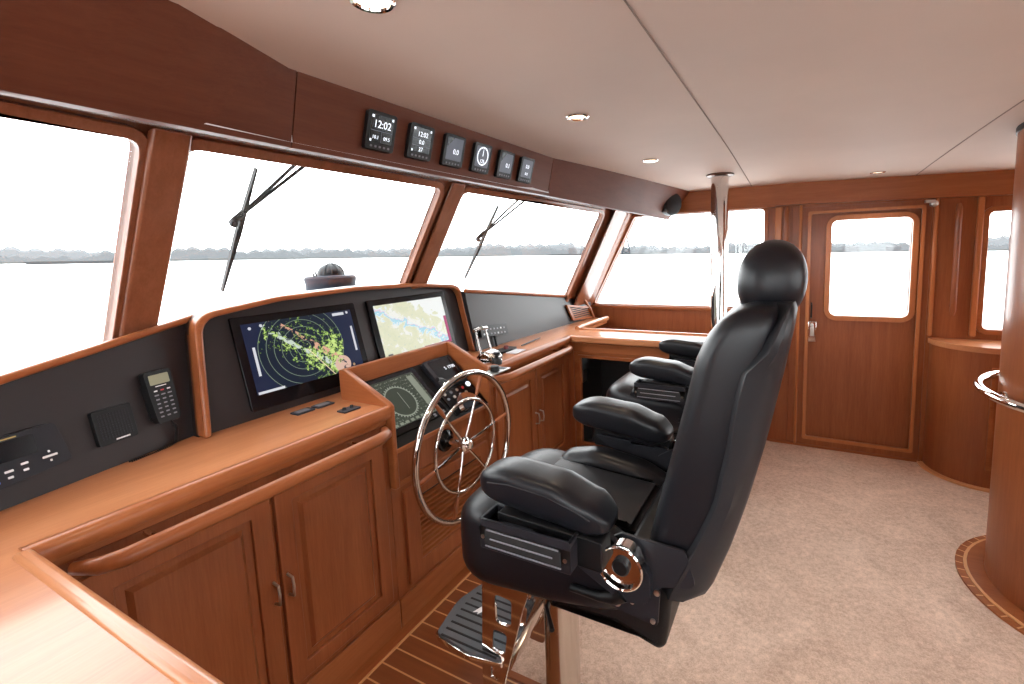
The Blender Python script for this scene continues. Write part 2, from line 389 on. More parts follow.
# door: frame, recessed panel with rounded window
dt = thing('door_1', 'wooden side door with rounded window', None, (.415, YS, 0), kind='structure')
gl = rrect(.222, 1.03, .70, 1.725, .045, 6)
bm = B(); prism(bm, PY(YS+.03), [(.03, .0), (.80, .0), (.80, 1.83), (.03, 1.83)], [gl], 0, .05); obj('door_panel', bm, WZ, dt)
bm = B(); prism(bm, PY(YS+.006), rrect(.03, .0, .80, 1.83, .001, 1), [rrect(.075, .075, .755, 1.79, .012, 3)], 0, .026); obj('door_frame', bm, WZ, dt, bevel=.006)
bm = B(); prism(bm, PY(YS+.006), rrect(.066, .062, .764, 1.799, .014, 3), [rrect(.090, .086, .742, 1.778, .012, 3)], -.018, .006); obj('moulding', bm, MO, dt, bevel=.005)
wframe(dt, PY(YS+.03), gl, .036, -.026, .03, MO, 'door_window_frame'); pane(dt, PY(YS+.03), gl, .03, 'door_pane')
lt = obj('latch', box(B(), (.085, YS-.022, .83), (.142, YS+.012, .985)), CHR, dt, bevel=.006)
bm = B(); box(bm, (.10, YS-.03, .875), (.128, YS-.02, .94)); tube(bm, [(.114, YS-.03, .955), (.114, YS-.05, .955)], .012, 12); obj('knob', bm, STEEL, lt, bevel=.002)
bm = B(); tube(bm, [(.105, YS+.012, 1.01), (.105, YS-.035, 1.02), (.105, YS-.04, 1.06), (.105, YS-.035, 1.11), (.105, YS+.012, 1.12)], .006, 8); obj('handle', bm, BLK, dt)
# door closer / corner bracket and small fittings
bm = B(); lathe(bm, (.80, YS-.045, 1.80), (0, -1, 0), [(.02, -.05), (.02, 0), (.012, .008), (.0, .01)], 16); box(bm, (.745, YS-.06, 1.806), (.80, YS-.04, 1.824))
tag(obj('door_bracket', bm, STEEL), 'small steel bracket at the top right corner of the wooden door', 'bracket')
def vrail(x, z0, z1, label):
    t = thing('grab_rail', label, 'rail', (x, YS, z0))
    bm = B(); tube(bm, [(x, YS-.05, z0)]+[(x, YS-.055, z0+.03+(z1-z0-.06)*i/8) for i in range(9)]+[(x, YS-.05, z1)], [.010]+[.017]*9+[.010], 12); obj('bar', bm, WZ, t)
    for z in (z0+.06, z1-.06):
        bm = B(); tube(bm, [(x, YS-.052, z), (x, YS-.001, z)], .010, 10); obj('standoff', bm, CHR, t)
vrail(-.075, 1.20, 1.835, 'upright wooden grab rail left of the door, above the near chair headrest')
vrail(.925, 1.06, 1.79, 'upright wooden grab rail right of the door, above the curved cabinet')

# --- raked front windows
def XR(y):
    pts = [(-1.0, -1.22), (-.5, -1.36), (.72, -1.63), (1.94, -1.62), (3.45, -1.34), (YS, -1.25)]
    for (a, xa), (b, xb) in zip(pts, pts[1:]):
        if y <= b or b == YS: return xa+(xb-xa)*(y-a)/(b-a)
RK = .53
def RKF(y): return .62 if -.0 < y <= 1.94 else (.62-.12*(y-1.94)/1.51 if y > 1.94 and y < 3.45 else (.5 if y >= 3.45 else .62+.12*y))
def FRm(y0, y1):                                          # frame of a facet: a along the facet, b up the rake (metres of height), t outward
    p0, p1 = V((XR(y0+1e-4), y0, 1.9)), V((XR(y1-1e-4), y1, 1.9)); u = (p1-p0); L = u.length; u.normalize()
    n = u.cross(V((RKF((y0+y1)/2), 0, 1))).normalized(); ra, rb = RKF(y0+1e-3), RKF(y1-1e-3)
    if n.x > 0: n = -n
    return (lambda a, b, t: p0+u*a+V((ra+(rb-ra)*a/L, 0, 1))*(b-1.9)+n*t), L
def zh(y): return 1.9-.028*max(0, abs(y-1.33)-.61)/1.2*1.4
facets = [(-1.0, -.5, []), (-.5, .72, [(.10, 1.175, 'window_1')]), (.72, 1.94, [(.045, 1.145, 'window_2')]), (1.94, 3.45, [(.085, 1.515, 'window_3')]), (3.45, YS+.05, [])]
for y0, y1, wins in facets:
    P, L = FRm(y0, y1); holes = []
    for a0, a1, nm in wins:
        ya, yb = y0+a0*(y1-y0)/L, y0+a1*(y1-y0)/L
        h = rpoly([(a0, 1.06), (a1, 1.06), (a1, zh(yb)), (a0, zh(ya))], .035); holes.append(h)
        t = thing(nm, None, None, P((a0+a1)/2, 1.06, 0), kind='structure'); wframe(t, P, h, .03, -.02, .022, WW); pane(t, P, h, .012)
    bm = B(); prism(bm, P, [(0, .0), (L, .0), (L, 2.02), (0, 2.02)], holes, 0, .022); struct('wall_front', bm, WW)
def mullion(y, hw, dep, nm, z0=1.0, z1=1.925, sk=0):
    x = XR(y); bot = []; top = []
    for z, l in ((z0, bot), (z1, top)):
        xx = x-RKF(y)*(1.9-z)
        for dx, dy in ((.02, -hw), (dep, -hw*.93), (dep, hw*.93), (.02, hw)): l.append((xx+dx, y+dy, z))
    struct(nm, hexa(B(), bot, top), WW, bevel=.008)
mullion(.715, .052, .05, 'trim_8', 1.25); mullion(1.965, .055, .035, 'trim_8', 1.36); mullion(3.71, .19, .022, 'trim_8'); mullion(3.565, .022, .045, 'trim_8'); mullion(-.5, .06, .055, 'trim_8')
bm = B(); prism(bm, PZ(.80), [(-2.3, -.6), (-3.3, -.2), (-3.6, 1.5), (-3.3, 3.2), (-2.3, 3.6)], t1=.06); struct('trim_13', bm, WHT, 'white deck outside, in front of the windows')
# dash shelf between the fascia and the glass
bm = B(); prism(bm, PZ(1.07), [(-1.58, -.9), (-1.76, .3), (-1.87, .8), (-1.87, 2.25), (-1.74, 3.4), (-1.66, 3.85), (-1.70, 3.90), (-1.80, 3.5), (-2.14, 1.95), (-2.15, .7), (-1.78, -.5), (-1.62, -.95)], t1=.03); struct('trim_9', bm, FASC, 'dark shelf under the front windows')
# soffit above the windows
bm = B(); bot = []; top = []
def XO(y, bottom):                                         # overhead panel line
    T = [(-1.0, -.45), (-.84, -.51), (.52, -1.05), (.84, -1.185), (2.24, -1.155), (3.86, -.77), (4.0, -.74)]
    Q = [(-1.0, -.90), (-.84, -.95), (.30, -1.235), (.80, -1.245), (2.20, -1.21), (3.86, -.955), (4.0, -.93)]
    l = Q if bottom else T
    for (a, xa), (b, xb) in zip(l, l[1:]):
        if y <= b: return xa+(xb-xa)*(y-a)/(b-a)
def ZO(y): return 1.80+.06*min(1, max(0, (3.86-y)/1.62), max(0, (y+.84)/1.14))
ysx = [-.98, -.5, .3, .84, 1.3, 1.94, 2.24, 2.8, 3.45, 3.90]
a = [bm.verts.new((XO(y, 1)+.004, y, ZO(y)+.014)) for y in ysx]; b = [bm.verts.new((XR(y)+.03, y, zh(y)+.032)) for y in ysx]
a2 = [bm.verts.new(v.co+V((0, 0, .02))) for v in a]; b2 = [bm.verts.new(v.co+V((0, 0, .02))) for v in b]
for i in range(len(ysx)-1):
    bm.faces.new((a[i], a[i+1], b[i+1], b[i])); bm.faces.new((a2[i], a2[i+1], b2[i+1], b2[i])); bm.faces.new((a[i], a2[i], a2[i+1], a[i+1])); bm.faces.new((b[i], b2[i], b2[i+1], b[i+1]))
struct('trim_10', bm, WHT, 'white soffit above the front windows')
# vent slots in the soffit
for y0, y1 in ((-.2, .52), (.86, 1.12), (1.25, 1.62), (2.3, 2.7)):
    q = []
    for y in (y0, y1):
        for f in (.35, .5): q.append(V((XO(y, 1)+(XR(y)-XO(y, 1))*f, y, (ZO(y)+.014)+(zh(y)+.018-ZO(y))*f-.004)))
    bm = B(); hexa(bm, [q[0], q[1], q[3], q[2]], [p+V((0, 0, .006)) for p in (q[0], q[1], q[3], q[2])]); struct('trim_11', bm, BLKM)
# overhead wooden panels
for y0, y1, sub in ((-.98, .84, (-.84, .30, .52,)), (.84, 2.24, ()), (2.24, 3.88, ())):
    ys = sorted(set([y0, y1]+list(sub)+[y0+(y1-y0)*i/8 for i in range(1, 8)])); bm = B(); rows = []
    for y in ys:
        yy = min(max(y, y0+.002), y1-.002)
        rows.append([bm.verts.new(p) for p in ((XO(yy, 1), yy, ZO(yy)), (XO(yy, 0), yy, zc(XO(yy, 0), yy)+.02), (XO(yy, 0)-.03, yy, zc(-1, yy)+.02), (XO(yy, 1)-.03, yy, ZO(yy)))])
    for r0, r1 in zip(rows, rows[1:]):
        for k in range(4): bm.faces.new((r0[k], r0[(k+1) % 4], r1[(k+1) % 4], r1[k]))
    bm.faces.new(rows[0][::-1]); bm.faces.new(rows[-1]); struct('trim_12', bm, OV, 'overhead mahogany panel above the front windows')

# --- port and aft sides (behind the camera, they let the daylight in)
bm = B(); hp = rrect(-.9, 1.05, .5, 1.82, .04), rrect(.7, 1.05, 2.6, 1.82, .04)
prism(bm, PY(YP), [(-1.9, 0), (XA, 0), (XA, 2.05), (-1.1, 2.05)], hp, -.1, 0); struct('wall_port', bm, WZ)
for h, nm in zip(hp, ('window_6', 'window_7')):
    t = thing(nm, None, None, (h[0][0], YP, 1.05), kind='structure'); wframe(t, lambda a, b, t_: V((a, YP-t_, b)), h, .035); pane(t, lambda a, b, t_: V((a, YP-t_, b)), h)
bm = B(); ha = rrect(-.6, .95, 1.3, 1.85, .04), rrect(1.6, .95, 3.5, 1.85, .04)
prism(bm, PX(XA), [(YP, 0), (YS, 0), (YS, 2.03), (YP, 2.03)], ha, 0, .1); struct('wall_aft', bm, WZ)
for h, nm in zip(ha, ('window_8', 'window_9')):
    t = thing(nm, None, None, (XA, h[0][0], .95), kind='structure'); wframe(t, PX(XA), h, .035); pane(t, PX(XA), h)

# ------------------------------------------------------------ helm counter
HC = .965
ct = thing('countertop', 'U-shaped varnished wooden worktop running along the front windows and both ends', 'worktop', (-1.6, .6, HC-.035))
bm = B(); prism(bm, PZ(HC-.035), [(-1.43, .29), (-1.43, 1.265), (-1.70, 1.265), (-1.70, 1.935), (-1.43, 1.935), (-1.43, 2.94), (-.235, 2.94), (-.235, 3.20), (-1.47, 3.20), (-1.47, 3.76), (-1.80, 3.92), (-1.92, 3.3), (-2.05, 2.3), (-2.05, .8), (-1.92, .1), (-1.66, -.96), (-.3, -.96), (-.3, .29)], t1=.035)
obj('board', bm, TY, ct)
def nosing(path, name='nosing', w_=.021, parent=ct, mt=WY):
    prof = [(-.024, -.042), (.012, -.042), (.021, -.028), (.022, -.01), (.014, .003), (0, .007), (-.014, .005), (-.024, -.0)]
    bm = B(); path = [V(p) for p in path]; n = len(path); rings = []
    for i, p in enumerate(path):
        d1 = (path[i]-path[i-1]).normalized() if i else (path[1]-path[0]).normalized(); d2 = (path[i+1]-path[i]).normalized() if i < n-1 else d1
        nn = V((d1.y, -d1.x, 0))+V((d2.y, -d2.x, 0)); nn.normalize(); k = 1/max(.3, nn.dot(V((d1.y, -d1.x, 0))))
        rings.append([bm.verts.new(p+nn*a*k+V((0, 0, b))) for a, b in prof])
    for a, b in zip(rings, rings[1:]):
        for k in range(len(prof)): bm.faces.new((a[k], a[(k+1) % len(prof)], b[(k+1) % len(prof)], b[k]))
    bm.faces.new(rings[0][::-1]); bm.faces.new(rings[-1]); return obj(name, bm, mt, parent, smooth=50)
nosing([(-.3, .29, HC), (-1.425, .29, HC)][::-1] and [(-1.425, 1.245, HC)][:0] or [(-1.427, .287, HC), (-1.427, 1.262, HC)])
nosing([(-.3, .287, HC), (-1.447, .287, HC)], mt=TX) if False else None
bm = B(); box(bm, (-1.425, .268, HC-.042), (-.3, .302, HC+.006)); obj('nosing', bm, TX, ct, bevel=.012, bseg=3)
nosing([(-1.427, 1.938, HC), (-1.427, 2.925, HC)])
bm = B(); box(bm, (-1.43, 2.902, HC-.042), (-.235, 2.945, HC+.004)); obj('nosing', bm, TX, ct, bevel=.010, bseg=3)
bm = B(); tube(bm, [(-1.485, 3.17, HC+.008), (-1.48, 3.3, HC+.012), (-1.47, 3.5, HC+.012), (-1.46, 3.74, HC+.010)], .02, 12); obj('fiddle_rail', bm, TY, ct)
bm = B(); box(bm, (-1.47, 3.19, HC-.03), (-.235, 3.215, HC+.012)); obj('fiddle_rail', bm, TX, ct, bevel=.006)

def raised_door(name, P, a0, b0, a1, b1, parent, mt=WZ, th=.018, fr=.055):
    """framed door with a raised field"""
    bm = B(); prism(bm, P, [(a0, b0), (a1, b0), (a1, b1), (a0, b1)], [rrect(a0+fr, b0+fr, a1-fr, b1-fr, .004, 2)], 0, th); d = obj(name, bm, mt, parent, bevel=.004)
    bm = B(); prism(bm, P, [(a0+fr-.002, b0+fr-.002), (a1-fr+.002, b0+fr-.002), (a1-fr+.002, b1-fr+.002), (a0+fr-.002, b1-fr+.002)], t1=th*.35)
    q = .022; o = [(a0+fr+q, b0+fr+q), (a1-fr-q, b0+fr+q), (a1-fr-q, b1-fr-q), (a0+fr+q, b1-fr-q)]; i_ = [(x+(.012 if x < (a0+a1)/2 else -.012), y+(.012 if y < (b0+b1)/2 else -.012)) for x, y in o]
    hexa(bm, [P(x, y, th*.35) for x, y in o], [P(x, y, th*.95) for x, y in i_]); obj('panel', bm, mt, d); return d
PFC = lambda a, b, t: V((-1.445+t, a, b))                   # face of the helm cabinets, looking aft
def handle(parent, y, z0, z1):
    bm = B(); tube(bm, [(-1.425, y, z0), (-1.40, y, z0+.004), (-1.396, y, (z0+z1)/2), (-1.40, y, z1-.004), (-1.425, y, z1)], .0045, 8); obj('handle', bm, STEEL, parent)
def cabinet(label, y0, y1, doors, hz, rail):
    c = thing('cabinet', label, 'cabinet', (-1.7, (y0+y1)/2, 0))
    bm = B(); box(bm, (-1.95, y0, .0), (-1.445, y1, .80)); box(bm, (-1.95, y0, .80), (-1.448, y1, HC-.036)); obj('body', bm, WZ, c)
    bm = B(); box(bm, (-1.448, y0+.002, .0), (-1.436, y1-.002, .135)); obj('plinth', bm, WY, c, bevel=.003)
    bm = B(); box(bm, (-1.45, y0+.002, .895), (-1.434, y1-.002, HC-.043)); obj('cornice', bm, WY, c, bevel=.004)
    for (a, b, hy) in doors:
        d = raised_door('door', PFC, a, .165, b, .845, c)
        if hy is not None: handle(d, hy, *hz)
    return c
cabinet('long two-door wooden cabinet under the worktop, left of the steering wheel', .262, 1.262, [(.36, .785, .77), (.80, 1.225, .815)], (.49, .56), None)
cabinet('two-door wooden cabinet under the worktop, between the steering wheel and the knee space', 1.94, 2.93, [(2.00, 2.42, 2.40), (2.43, 2.85, 2.455)], (.50, .57), None)
def hrail(y0, y1, z, label, zd=0):
    t = thing('grab_rail', label, 'rail', (-1.33, (y0+y1)/2, z-.05)); n = 14
    path = [(-1.405, y0-.02, z)]+[(-1.36, y0+.01, z)]+[(-1.345, y0+.05+(y1-y0-.1)*i/n, z) for i in range(n+1)]+[(-1.36, y1-.01, z), (-1.405, y1+.02, z)]
    bm = B(); tube(bm, path, [.014, .02]+[.0215]*(n+1)+[.02, .014], 14); obj('bar', bm, WY, t)
    for y in (y0+.12, y1-.12):
        bm = B(); tube(bm, [(-1.345, y, z-.003), (-1.43, y, z-.003)], .009, 10); obj('standoff', bm, CHR, t)
hrail(.37, 1.20, .893, 'long wooden grab rail along the cabinet left of the steering wheel')
hrail(1.965, 2.79, .905, 'wooden grab rail along the cabinet right of the steering wheel')
# near return under the near end of the worktop
c = thing('cabinet', 'plain wooden cabinet carrying the near end of the worktop', 'cabinet', (-1.0, -.3, 0))
bm = B(); box(bm, (-1.43, -.96, 0), (-.33, .255, HC-.036)); obj('body', bm, WX, c)
raised_door('door', lambda a, b, t: V((a, .255+t, b)), -1.34, .16, -.9, .86, c); raised_door('door', lambda a, b, t: V((a, .255+t, b)), -.86, .16, -.4, .86, c)
# knee-hole desk on the starboard side
c = thing('chart_desk', 'wooden desk with an open knee space beside the starboard window', 'desk', (-.8, 3.1, 0))
bm = B(); prism(bm, PY(2.955), [(-1.43, 0), (-.235, 0), (-.235, HC-.036), (-1.43, HC-.036)], [rrect(-1.365, .17, -.30, .805, .006, 2)], 0, .03); obj('front_frame', bm, WX, c, bevel=.004)
bm = B(); prism(bm, PY(2.945), rrect(-1.385, .15, -.28, .825, .006, 2), [rrect(-1.365, .17, -.30, .805, .006, 2)], 0, .012); obj('moulding', bm, WX, c, bevel=.004)
bm = B(); box(bm, (-1.43, 2.944, .845), (-.235, 2.957, HC-.05)); obj('apron', bm, WX, c, bevel=.004)
bm = B(); box(bm, (-1.40, 3.40, .02), (-.26, 3.43, .92)); obj('back_panel', bm, BLKM, c)
bm = B(); box(bm, (-1.40, 2.99, .0), (-1.385, 3.40, .92)); box(bm, (-.28, 2.99, 0), (-.257, 3.43, .92)); box(bm, (-1.385, 2.99, .1), (-.28, 3.40, .12)); obj('lining', bm, BLKM, c)
bm = B(); box(bm, (-.255, 2.96, 0), (-.235, 3.92, HC-.036)); obj('side_panel', bm, WZ, c)
bm = B(); box(bm, (-1.80, 3.215, .80), (-.235, 3.92, .82)); obj('shelf', bm, TX, c)
for i, (x, z, r) in enumerate(((-1.30, .73, .014), (-1.17, .73, .010), (-1.05, .71, .010), (-1.0, .74, .008), (-.95, .70, .016), (-.92, .75, .008), (-.86, .72, .012))):
    bm = B(); lathe(bm, (x, 3.399, z), (0, -1, 0), [(r, 0), (r, .012), (r*.7, .016), (0, .018)], 14); obj('connector', bm, STEEL, c)
bm = B(); box(bm, (-1.384, 3.02, .60), (-1.376, 3.09, .68)); tag(obj('socket_plate', bm, STEEL), 'small steel plate inside the dark knee space, on its left side', 'plate')
for i in range(5):
    x = -1.06+.035*i; bm = B(); box(bm, (x, 3.385, .768), (x+.022, 3.40, .786)); obj('switch', bm, PRINT, c)

bm = B(); box(bm, (-1.448, 2.93, 0), (-1.41, 2.96, HC-.04)); struct('trim_14', bm, WZ, 'corner stile between the cabinet and the desk')
# ------------------------------------------------------------ dark fascias
def fascia(name, label, pts, zt, mt=FASC):                 # pts: base line; zt: top heights; leans forward
    t = thing(name, label, 'dashboard', pts[0]); rk = .20
    bot = [V(p) for p in pts]; top = [V((p[0]-rk*(z-HC), p[1], z)) for p, z in zip(pts, zt)]
    bm = B(); n = len(bot); a = [bm.verts.new(p) for p in bot]; b = [bm.verts.new(p) for p in top]; c = [bm.verts.new(p+V((-.03, 0, 0))) for p in top]; d = [bm.verts.new(p+V((-.03, 0, 0))) for p in bot]
    for i in range(n-1):
        bm.faces.new((a[i], a[i+1], b[i+1], b[i])); bm.faces.new((b[i], b[i+1], c[i+1], c[i])); bm.faces.new((c[i], c[i+1], d[i+1], d[i])); bm.faces.new((d[i], d[i+1], a[i+1], a[i]))
    bm.faces.new((a[0], b[0], c[0], d[0])); bm.faces.new((a[-1], b[-1], c[-1], d[-1])); obj('panel', bm, mt, t)
    return t, top
ft, top = fascia('instrument_fascia', 'dark fascia behind the worktop at the left edge, holding the handset and intercom', [(-1.50, -.93, HC), (-1.69, .20, HC), (-1.862, .90, HC)], [1.14, 1.24, 1.362])
bm = B(); tube(bm, [p+V((.002, 0, .004)) for p in top], .012, 10); obj('capping', bm, WY, ft)
# starboard fascia ends in a rounded shoulder
ft2, top = fascia('instrument_fascia', 'light-catching grey fascia behind the throttle, right of the chart display', [(-1.74, 2.26, HC), (-1.71, 2.8, HC), (-1.665, 3.40, HC), (-1.645, 3.62, HC)], [1.335, 1.27, 1.195, 1.165])
e = top[-1]; cap = [p+V((.004, 0, .004)) for p in top]+[e+V((.01, .05, -.006)), e+V((.03, .10, -.045)), e+V((.06, .13, -.11)), (-1.60, 3.77, HC+.005)]
bm = B(); tube(bm, cap, .013, 10); obj('capping', bm, WY, ft2)
bm = B(); prism(bm, lambda a, b, t: V((-1.645-.20*(b-HC)+t, a, b)), [(3.60, HC), (3.765, HC), (3.75, HC+.09), (3.72, HC+.165), (3.67, HC+.195), (3.60, HC+.202)], t0=-.03, t1=0); obj('shoulder', bm, FASC, ft2)
bm = B(); hexa(bm, [(-1.66, 3.765, HC-.03), (-2.0, 3.9, HC-.03), (-1.98, 3.93, HC-.03), (-1.62, 3.80, HC-.03)], [(-1.70, 3.755, HC+.16), (-2.0, 3.9, HC+.16), (-1.98, 3.93, HC+.16), (-1.67, 3.79, HC+.14)]); obj('end_panel', bm, FASC, ft2)

# ------------------------------------------------------------ raised display pod
pod = thing('display_pod', 'raised dark console with wooden rim holding two big displays', 'dashboard', (-1.9, 1.53, HC))
RKP = .25
def PP(a, b, t): return V((-1.80-RKP*(b-HC)+t, a, b))        # a = Y, b = Z, t = towards the helm
yl, yr = .785, 2.275
arch = [(yl, HC), (yr, HC), (yr, 1.30)]
arch = [(yl, HC), (yr, HC), (yr+.01, 1.375), (1.9, 1.412), (1.53, 1.422), (1.15, 1.412), (yl+.055, 1.375)]
outl = rpoly(arch, [0, 0, .09, .6, .6, .6, .09], 8)
inl = rpoly([(yl+.022, HC), (yr-.022, HC), (yr-.014, 1.355), (1.9, 1.391), (1.53, 1.401), (1.15, 1.391), (yl+.077, 1.355)], [0, 0, .075, .6, .6, .6, .075], 8)
bm = B(); prism(bm, PP, outl, t0=-.05, t1=0); obj('housing', bm, FASC, pod)
bm = B()
P0 = [PP(a, b, .0) for a, b in outl]; P1 = [PP(a, b, .0) for a, b in inl]
n = len(outl); i0 = 1
seq = list(range(1, n))+[0]
A = [bm.verts.new(PP(*outl[i], -.02)) for i in seq]; C1 = [bm.verts.new(PP(*outl[i], .045)) for i in seq]; C2 = [bm.verts.new(PP(*inl[i], .045)) for i in seq]; D = [bm.verts.new(PP(*inl[i], -.001)) for i in seq]
for i in range(n-1):
    for p, q in ((A, C1), (C1, C2), (C2, D), (D, A)): bm.faces.new((p[i], p[i+1], q[i+1], q[i]))
bm.faces.new((A[0], C1[0], C2[0], D[0])); bm.faces.new((A[-1], C1[-1], C2[-1], D[-1])); obj('rim', bm, WY, pod, bevel=.008, bseg=3)

def uvquad(bm_, pts):
    f = bm_.faces.new([bm_.verts.new(p) for p in pts]); l = bm_.loops.layers.uv.verify()
    for lp, uv in zip(f.loops, ((0, 0), (1, 0), (1, 1), (0, 1))): lp[l].uv = uv
def screen_nodes(name, base, strength=1.0):
    m, nt, p = mat(name); p.inputs['Base Color'].default_value = (.004, .004, .006, 1); p.inputs['Roughness'].default_value = .35; p.inputs['Specular IOR Level'].default_value = .15
    p.inputs['Emission Strength'].default_value = strength
    uv = N(nt, 'ShaderNodeTexCoord'); return m, nt, p, uv
def mixc(nt, fac, a, b):
    x = N(nt, 'ShaderNodeMix', data_type='RGBA')
    for s, v in ((0, fac), (6, a), (7, b)):
        if isinstance(v, (tuple, float, int)): x.inputs[s].default_value = (*v, 1) if isinstance(v, tuple) else v
        else: nt.links.new(v, x.inputs[s])
    return x.outputs[2]
def mth(nt, op, a, b=None, c=None):
    x = N(nt, 'ShaderNodeMath', operation=op)
    for i, v in enumerate((a, b, c)):
        if v is None: continue
        if isinstance(v, (float, int)): x.inputs[i].default_value = v
        else: nt.links.new(v, x.inputs[i])
    return x.outputs[0]
def noise(nt, vec, sc, det=3, dist=0, rough=.6):
    x = N(nt, 'ShaderNodeTexNoise'); sset(x, Scale=sc, Detail=det, Distortion=dist, Roughness=rough); nt.links.new(vec, x.inputs['Vector']); return x.outputs[0]
def uvxy(nt, uv, ox, oy, sx, sy, rot=0):
    mp = N(nt, 'ShaderNodeMapping'); mp.inputs['Location'].default_value = (-ox*sx, -oy*sy, 0); mp.inputs['Scale'].default_value = (sx, sy, 1)
    nt.links.new(uv.outputs['UV'], mp.inputs[0])
    if rot:
        m2 = N(nt, 'ShaderNodeMapping'); m2.inputs['Rotation'].default_value = (0, 0, rad(rot)); nt.links.new(mp.outputs[0], m2.inputs[0]); return m2.outputs[0]
    return mp.outputs[0]
def length(nt, vec):
    x = N(nt, 'ShaderNodeVectorMath', operation='LENGTH'); nt.links.new(vec, x.inputs[0]); return x.outputs['Value']
def gt(nt, a, b): return mth(nt, 'GREATER_THAN', a, b)
def lt(nt, a, b): return mth(nt, 'LESS_THAN', a, b)
def band(nt, a, c, w_): return lt(nt, mth(nt, 'ABSOLUTE', mth(nt, 'SUBTRACT', a, c)), w_)
def xyz(nt, vec):
    s = N(nt, 'ShaderNodeSeparateXYZ'); nt.links.new(vec, s.inputs[0]); return s.outputs
# radar picture: dark blue ground, pale range rings, yellow-green echoes, pale and salmon land
m, nt, p, uv = screen_nodes('radar_picture', None, 1.0); asp = 1.72
v = uvxy(nt, uv, .46, .52, asp, 1); r = length(nt, v)
col = (.012, .018, .05)
inr = lt(nt, r, .66); col = mixc(nt, inr, col, (.008, .014, .03))
ring = lt(nt, mth(nt, 'FRACT', mth(nt, 'DIVIDE', r, .108)), .07); col = mixc(nt, mth(nt, 'MULTIPLY', ring, inr), col, (.22, .30, .22))
n1 = noise(nt, v, 17, 4, .4, .75); n2 = noise(nt, v, 3.3, 3, .5); s = xyz(nt, v)
diag = mth(nt, 'SUBTRACT', 1.0, mth(nt, 'ABSOLUTE', mth(nt, 'MULTIPLY', mth(nt, 'ADD', mth(nt, 'MULTIPLY', s[0], .75), s[1]), 1.6)))
e1 = mth(nt, 'ADD', n1, mth(nt, 'MULTIPLY', n2, .55)); e1 = mth(nt, 'ADD', e1, mth(nt, 'MULTIPLY', diag, .16))
e1 = mth(nt, 'ADD', e1, mth(nt, 'MULTIPLY', s[0], .16))
col = mixc(nt, mth(nt, 'MULTIPLY', gt(nt, e1, .93), inr), col, (.20, .36, .05)); col = mixc(nt, mth(nt, 'MULTIPLY', gt(nt, e1, .985), inr), col, (.60, .76, .25))
n3 = noise(nt, v, 8, 4, .6, .7)
vr = uvxy(nt, uv, .52, .50, asp, 1, 39); t = xyz(nt, vr)
ld = mth(nt, 'MULTIPLY', band(nt, t[1], .07, .05), gt(nt, n3, .54)); col = mixc(nt, mth(nt, 'MULTIPLY', ld, inr), col, (.72, .40, .28))
ld = mth(nt, 'MULTIPLY', band(nt, t[1], -.06, .045), gt(nt, n3, .54)); col = mixc(nt, mth(nt, 'MULTIPLY', ld, inr), col, (.6, .68, .6))
v4 = uvxy(nt, uv, .79, .13, asp, 1); r4 = length(nt, v4); col = mixc(nt, mth(nt, 'MULTIPLY', lt(nt, r4, .14), gt(nt, n3, .44)), col, (.72, .48, .38))
v5 = uvxy(nt, uv, .5, .5, asp, 1, 55); t5 = xyz(nt, v5); hl = mth(nt, 'MULTIPLY', band(nt, t5[1], -.02, .006), gt(nt, t5[0], 0.0)); col = mixc(nt, mth(nt, 'MULTIPLY', hl, inr), col, (.9, .75, .5))
nt.links.new(col, p.inputs['Emission Color']); RADAR = m
# chart picture: cream land, pale blue channel, pink marks, magenta margin
m, nt, p, uv = screen_nodes('chart_picture', None, 1.0)
v = uvxy(nt, uv, .0, .0, 1.6, 1); n1 = noise(nt, v, 4, 5, .5, .65); n2 = noise(nt, v, 19, 4, .5, .7)
col = mixc(nt, mth(nt, 'SMOOTH_MIN', mth(nt, 'MULTIPLY', n1, 1.3), 1.0, .1), (.62, .66, .42), (.86, .84, .66))
col = mixc(nt, gt(nt, n1, .55), col, (.88, .88, .82)); col = mixc(nt, gt(nt, n2, .60), col, (.66, .70, .56))
s = xyz(nt, v); c1 = mth(nt, 'ADD', s[1], mth(nt, 'MULTIPLY', s[0], .52)); c1 = mth(nt, 'ADD', c1, mth(nt, 'MULTIPLY', mth(nt, 'SUBTRACT', n1, .5), .8))
low = gt(nt, mth(nt, 'SUBTRACT', mth(nt, 'MULTIPLY', s[0], .7), s[1]), .42); 
col = mixc(nt, band(nt, c1, .90, .085), col, (.80, .88, .90)); col = mixc(nt, band(nt, c1, .88, .032), col, (.42, .70, .82)); col = mixc(nt, band(nt, c1, .93, .012), col, (.84, .55, .66))
col = mixc(nt, gt(nt, c1, 1.32), col, (.88, .9, .88))
u = xyz(nt, uv.outputs['UV']); mg = mth(nt, 'MULTIPLY', gt(nt, u[0], .955), lt(nt, u[1], .58)); col = mixc(nt, mg, col, (.42, .05, .16))
mg = mth(nt, 'MULTIPLY', lt(nt, u[1], .04), gt(nt, u[0], .55)); col = mixc(nt, mg, col, (.38, .04, .14))
nt.links.new(col, p.inputs['Emission Color']); CHART = m
